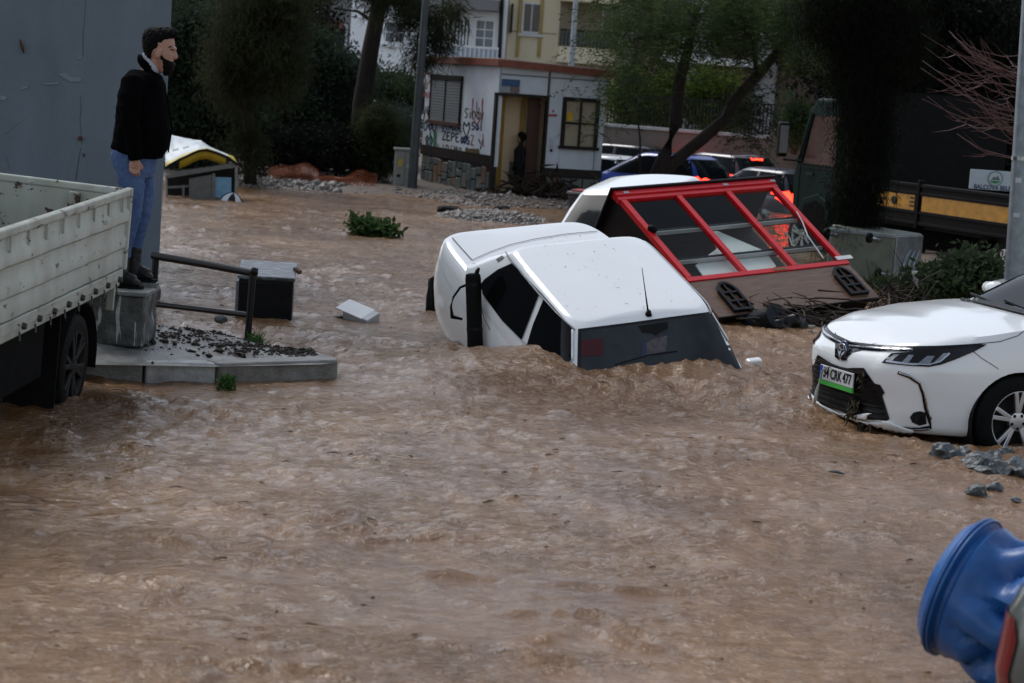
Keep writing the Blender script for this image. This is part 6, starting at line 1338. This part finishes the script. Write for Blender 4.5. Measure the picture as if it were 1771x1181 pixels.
# spreading feathery tree in the middle
def fronds(cent,n,spread,ln,Y,dY=1.0):
    P = []; D = []; 
    for (x,y) in cent:
        c0 = pc(x,y,Y)+np.array([0,rng.normal()*dY,0])
        for i in range(n):
            c = c0+rng.normal(size=3)*spread; a = rng.uniform(0,6.28); d = np.array([math.cos(a),math.sin(a),rng.uniform(-.5,.25)])
            k = 13; t = np.linspace(0,1,k); pos = c+np.outer(t,d)*ln+np.outer(t*t,np.array([0,0,-.55*ln])); s_ = np.cross(d,[0,0,1.]); s_ /= np.linalg.norm(s_)
            for sg in (-1,1):
                P.append(pos); D.append(np.tile(s_*sg+d*.5+np.array([0,0,-.25]),(k,1)))
    return np.concatenate(P),np.concatenate(D)
Yj = 40.5; cen = []
for (x,y,rx,ry,k) in ((1190,-10,130,40,46),(1100,25,50,50,26),(1080,110,35,36,10),(1120,70,50,45,20),(1250,20,110,40,44),(1340,10,70,50,34),(1200,60,30,25,7),(1290,55,50,20,10),(1060,150,18,22,4),(1400,40,50,50,20)):
    for _ in range(k): cen.append((x+random.uniform(-rx,rx),y+random.uniform(-ry,ry)))
FP,FD = fronds(cen,7,.26,.72,Yj)
b = pc(1138,318,Yj)
JAC = leafmat('feathery_leaf',(0.0455,0.0700,0.0245),.5)
FP2,FD2 = fronds([(1290+random.gauss(0,14),185+random.gauss(0,26)) for _ in range(11)]+[(1310,175),(1320,190),(1285,235)],6,.18,.6,Yj+.6,.3)
tree('spreading_tree','twin-stemmed feathery tree leaning over the queue of cars',tuple(b),[([pc(1132,318,Yj),pc(1150,270,Yj),pc(1168,215,Yj),pc(1173,150,Yj),pc(1190,85,Yj),pc(1205,10,Yj)],[.17,.15,.13,.12,.10,.06]),([pc(1140,318,Yj),pc(1165,280,Yj),pc(1215,240,Yj),pc(1255,205,Yj+.2),pc(1268,175,Yj+.2),pc(1310,130,Yj+.3),pc(1345,90,Yj+.4),pc(1380,40,Yj+.4)],[.13,.12,.12,.11,.11,.11,.09,.05]),([pc(1190,85,Yj),pc(1140,60,Yj),pc(1090,70,Yj-.2)],[.06,.045,.02]),([pc(1250,178,Yj),pc(1262,158,Yj-.1),pc(1272,142,Yj-.1)],[.02,.015,.008]),([pc(1310,130,Yj),pc(1300,60,Yj)],[.06,.03])],
  [(FP,.12,.022,.0,JAC,FD),(FP2,.13,.026,0,DKG,FD2)])
b = pc(1106,310,39); tree('sapling','thin bare sapling stem in front of the black car',tuple(b),[([pc(1107,312,39),pc(1107,240,39),pc(1100,180,39),pc(1088,130,39)],[.022,.02,.016,.008])],[(cl([(1090,135,20,14,8)],39,20,.1),.1,.03,.3,DKG,None)],cat='sapling')
for k,(x,y,rx,ry,kk,lb) in enumerate(((1215,170,24,40,60,'yellow green cypress bush between the two leaning stems'),(1090,180,30,50,70,'yellow green cypress bush just right of the cabin'),(1150,175,26,44,50,'yellow green cypress bush behind the left stem'),(1260,180,18,42,40,'yellow green cypress bush behind the right leaning stem'),(1375,215,24,40,20,'light green shrub beside the green truck cab'))):
    Y = 54 if k < 4 else 47; b = pc(x,y+ry+10,Y); tree('cypress_bush',lb,tuple(b),[([pc(x,y+ry+12,Y),pc(x,y,Y)],[.06,.02])],[(cl([(x,y,rx,ry,kk)],Y,150,.16,1.5,.5),.14,.035,-.8,YLG if k < 4 else MIDG,None)],group=None,cat='bush')
# dark trees on the right
Yc = 26.5; b = pc(1478,480,Yc)
P = cl([(1475,20,85,80,130),(1500,120,52,80,90),(1493,230,30,80,80),(1487,340,26,80,70),(1540,60,60,90,70),(1474,420,30,40,30)],Yc,330,.12,1.6,.6)
tree('weeping_conifer','black green weeping conifer in front of the green truck',tuple(b),[([pc(1478,485,Yc),pc(1480,300,Yc),pc(1490,100,Yc),pc(1500,-60,Yc)],[.16,.14,.12,.09])],[(P,.10,.009,1.6,leafmat('conifer_leaf',(0.0137,0.0187,0.0100)),None)])
Yd = 35; b = pc(1640,300,Yd); tree('evergreen_tree','black leafy tree above the truck bed at right',tuple(b),[([pc(1640,330,Yd),pc(1645,150,Yd),pc(1650,-40,Yd)],[.2,.16,.1])],[(cl([(1640,60,130,110,130),(1590,190,70,90,70),(1700,190,80,90,80),(1560,50,60,100,60)],Yd,190,.24),.12,.05,.4,BLK,None)])
Ye = 46; b = pc(1560,280,Ye); tree('evergreen_tree','black tree mass furthest back at right',tuple(b),[([pc(1560,290,Ye),pc(1560,0,Ye)],[.2,.1])],[(cl([(1480,60,120,110,100),(1600,120,130,130,130),(1720,100,90,140,100)],Ye,170,.3),.16,.06,.3,BLK,None)])
Yg = 33.5; b = pc(1600,330,Yg); tree('evergreen_tree','low black foliage hanging behind the truck bed',tuple(b),[([pc(1600,340,Yg),pc(1600,220,Yg)],[.1,.05])],[(cl([(1560,260,60,50,50),(1650,265,60,40,50),(1730,260,50,50,40)],Yg,170,.2),.11,.05,.4,BLK,None)])
# bare red twigs by the lamp post
TW = M('red_twig',(.085,.030,.026),.5,var=.3); b = pc(1790,300,22.2); t = thing('bare_shrub','bare reddish twigs arching beside the right lamp post','shrub',tuple(b)); rd = random.Random(5)
for i in range(34):
    y0 = rd.uniform(60,240); p0 = Vector(pc(1770+rd.uniform(0,20),y0+rd.uniform(20,70),22.2+rd.uniform(-.3,.3))); p3 = Vector(pc(rd.uniform(1580,1740),y0+rd.uniform(-60,20),22.2+rd.uniform(-.5,.5))); m1 = p0.lerp(p3,.35)+Vector((0,0,-.10*rd.random())); m2 = p0.lerp(p3,.7)+Vector((0,0,-.07))
    P = [p-Vector(b) for p in (p0,m1,m2,p3)]; br = MB().tube(P,[.008,.006,.0045,.002],5).build('twig',TW,t,smooth=True)
    for j in range(3):
        q = P[1].lerp(P[2],rd.random()); e = q+Vector((rd.uniform(-.35,-.05),rd.uniform(-.1,.1),rd.uniform(-.12,.25))); MB().tube([q,q.lerp(e,.5)+Vector((0,0,-.02)),e],[.004,.003,.001],4).build('side_twig',TW,br)
MB().tube([Vector((0,0,-1.0)),Vector((0,0,0)),Vector((-.03,0,.6))],[.03,.025,.012],8).build('stem',TW,t,smooth=True)
def bush(label,boxes,Y,m,L_,W_,n=110,cr=.10,dY=.35,name='bush',drop=0):
    x,y,rx,ry,_k = boxes[0]; b = pc(x,y+ry,Y); P = cl(boxes,Y,n,cr,.8,dY); return tree(name,label,tuple(b),[([pc(x,y+ry+6,Y),pc(x,y,Y)],[.015,.006])],[(P,L_,W_,drop,m,None)],cat='bush')
bush('dark glossy shrub at the foot of the right lamp post',[(1640,490,50,30,40),(1600,500,30,24,20),(1690,470,36,36,30)],22.6,GLO,.09,.045,120,.09)
bush('low grass tuft beside the tipped dumpster',[(1530,497,40,8,14)],24.8,MIDG,.10,.012,60,.06,.2,'grass_tuft',-1.2)
bush('leafy green branch floating in the brown water',[(644,394,34,7,26),(668,399,18,5,10),(618,390,10,8,8)],28.5,leafmat('fresh_leaf',(0.0450,0.0850,0.0275)),.10,.05,36,.06,.25,'floating_branch',-.4)
bush('small green weed growing at the kerb joint',[(392,662,8,5,8)],13.9,leafmat('weed_leaf',(0.0500,0.1100,0.0312)),.05,.022,24,.025,.05,'weed',-.3)
bush('grass tuft at the right railing post foot',[(440,595,14,7,10)],15.7,leafmat('weed_leaf',(0.0500,0.1100,0.0312)),.06,.008,40,.025,.08,'grass_tuft',-1.2)
# ------------------------------------------------------------------ rocks on the right
RK = M('blue_grey_rock',(.030,.037,.041),.45,col2=(.085,.10,.105),scale=7,bump=.9,bscale=22)
RL = ((1632,789,26,'tall blue grey rock leftmost of the pile by the front wheel'),(1655,794,20,'wedge of blue grey rock second from left in the pile'),(1692,806,30,'broad flat rock in the middle of the pile'),(1718,800,22,'upright rock in the pile nearest the wheel hub'),(1733,817,22,'rounded dark rock below the wheel'),(1668,785,14,'small dark rock tucked behind the pile'),(1750,808,24,'long flat rock right of the pile'),(1766,822,20,'grey rock at the right edge below the wheel'),(1702,818,18,'low grey rock in front of the pile'),
      (1688,857,22,'pale broken rock alone in the shallow water'),(1720,847,16,'dark smooth stone right of the lone broken rock'),(1757,870,13,'small stone at the right edge of the water'),(1662,878,7,'tiny dark pebble left of the lone broken rock'),(1740,786,14,'dark rock against the front tyre'))
for i,(x,y,s,lb) in enumerate(RL):
    p = atz(x,y+s*.3); sc_ = 3600/p.y; r = s/sc_; me = rock_mesh(r*1.08,100+i,3,.7,(1.1,.9,.75)); me.materials.append(RK); o = bpy.data.objects.new('rock',me); COL.objects.link(o); o.location = (p.x,p.y,r*.42); o.rotation_euler = (random.uniform(-.3,.3),random.uniform(-.3,.3),random.uniform(0,6)); tag(o,lb,'rock','rocks by the front wheel')
for i,(x,y,s,lb) in enumerate(((852,368,14,'dark stone at the left of the gravel bank'),(870,360,12,'dark stone in the middle of the gravel bank'),(775,363,18,'flat black stone on the gravel bank before the cabin'),(905,372,9,'black stone at the right of the gravel bank'))):
    p = atz(x,y,.03); r = s/(3600/p.y); me = rock_mesh(r,200+i,2,.4,(1.5,.9,.5)); me.materials.append(CDK); o = bpy.data.objects.new('stone',me); COL.objects.link(o); gzz = float(ground_z(np.array([p.x]),np.array([p.y]))[0]); o.location = (p.x,p.y,max(gzz,0)+r*.2); tag(o,lb,'stone')
p = atz(383,558,.16); me = rock_mesh(.055,300,2,.4,(1.2,.9,.8)); me.materials.append(RK); o = bpy.data.objects.new('stone',me); COL.objects.link(o); o.location = (p.x,p.y,.19); tag(o,'grey stone lying under the railing','stone')
# ------------------------------------------------------------------ crumpled blue barrel and silver car corner, bottom right
bc = aty(1752,1058,7.7); bar = thing('barrel','crumpled blue plastic barrel at the bottom right corner','barrel',(bc.x,7.7,bc.z)); BLP = M('blue_plastic',(.008,.070,.25),.36,col2=(.018,.12,.36),scale=5,bump=.25,bscale=14)
ax = Vector((-.80,.55,.26)).normalized(); e1 = ax.cross(Vector((0,0,1))).normalized(); e2 = e1.cross(ax); vs = []; fs = []; N = 64; prof = [(-.42,.33),(-.30,.33),(-.15,.32),(0,.29),(.10,.27),(.16,.275),(.175,.255),(.19,.255),(.20,.275),(.235,.277),(.245,.26),(.27,.24),(.285,.20),(.285,.0)]
fine = []
for i in range(len(prof)-1):
    k = max(1,int(abs(prof[i+1][0]-prof[i][0])/.02)); 
    for j in range(k): t = j/k; fine.append((prof[i][0]*(1-t)+prof[i+1][0]*t,prof[i][1]*(1-t)+prof[i+1][1]*t))
fine.append(prof[-1])
for h_,r_ in fine:
    for j in range(N):
        a = 2*math.pi*j/N; q = Vector((math.cos(a)*1.5,math.sin(a)*1.5,h_*5)); dent = min(1,max(0,.17-h_)/.22)
        rid = 1-abs(noise.noise(q*.9+Vector((3,1,7))))*2.4; rid2 = noise.noise(q*.55+Vector((9,2,0)))
        rr = r_*(1+dent*(.30*rid2-.40*max(0,rid)**2+.08*noise.noise(q*1.9))); vs.append(e1*(rr*math.cos(a))+e2*(rr*math.sin(a))+ax*h_)
for i in range(len(fine)-1):
    for j in range(N): fs.append((i*N+j,i*N+(j+1)%N,(i+1)*N+(j+1)%N,(i+1)*N+j))
o = MB().add(vs,fs).build('drum',BLP,bar,smooth=True,sharp=45)
for h_ in (.205,.222): MB().tube([e1*(0.281*math.cos(a))+e2*(.281*math.sin(a))+ax*h_ for a in np.linspace(0,2*math.pi,49)],.006,6,cap=False).build('lid_ring',BLP,bar,smooth=True)
# silver car: only its rear left corner is in view
sc = aty(1700,1120,6.85); SIL = M('silver_grey_paint',(.10,.108,.102),.3,metal=.3,var=.05,coat=.5)
scar,b_,g_,bb_,gb_ = plain_car('car','silver grey car corner with red tail light at bottom right edge',(0,0,0),0,SIL,[(.25,2.05,-2.0,.72),(.35,2.1,-2.08,.80),(.60,2.12,-2.12,.84),(.82,2.1,-2.10,.83),(.92,2.05,-2.06,.80),(1.0,2.0,-2.02,.74)],zo,[(.88,.88,-1.9,.75),(.96,.80,-1.82,.74),(1.20,.46,-1.62,.66),(1.33,.24,-1.45,.585),(1.37,.16,-1.36,.55)],9,6)
rz_ = R(-22); rm_ = Matrix.Rotation(rz_,3,'Z'); tgt = aty(1756,1046,6.75); crn = Vector((-2.04,-.80,.86)); scar.rotation_euler = (0,0,rz_); scar.location = tgt-rm_ @ crn
patch('tail_light',[(.45,.40),(.725,.40),(.725,.72),(.70,.79),(.50,.80)],rear_cast,bb_,M('tail_light_bright',(.13,.005,.007),.2,var=.1),scar,.008,.02,True)
# ------------------------------------------------------------------ bits carried by the flood
FL = M('flotsam',(.07,.042,.024),.6,col2=(.13,.085,.05),scale=20); n = 260; fx = rng.uniform(-3.2,4.0,n); fy = rng.uniform(7.2,24,n); hz_ = water_h(fx,fy)
mb = MB()
for i in range(n):
    a = random.gauss(.1,.5); l = random.choice([.012,.02,.03,.05]); d = Vector((math.cos(a),math.sin(a),0))*l; p = Vector((fx[i],fy[i],hz_[i]-.002)); mb.tube([p-d,p+Vector((0,0,.006)),p+d],[.002,.004,.001],4)
tag(mb.build('flotsam',FL),'tiny leaves and twig bits drifting on the brown water','flotsam',kind='stuff')
p = atz(1446,826); o = MB().tube([(-.05,0,.01),(0,0,.016),(.05,.01,.01)],[.006,.009,.005],6).build('bottle_cap',M('slate',(.03,.04,.05),.4)); o.name = 'floating_stick'; o.location = (p.x,p.y,.02); o.rotation_euler = (0,0,-.7); tag(o,'dark stick floating in front of the white saloon','stick')
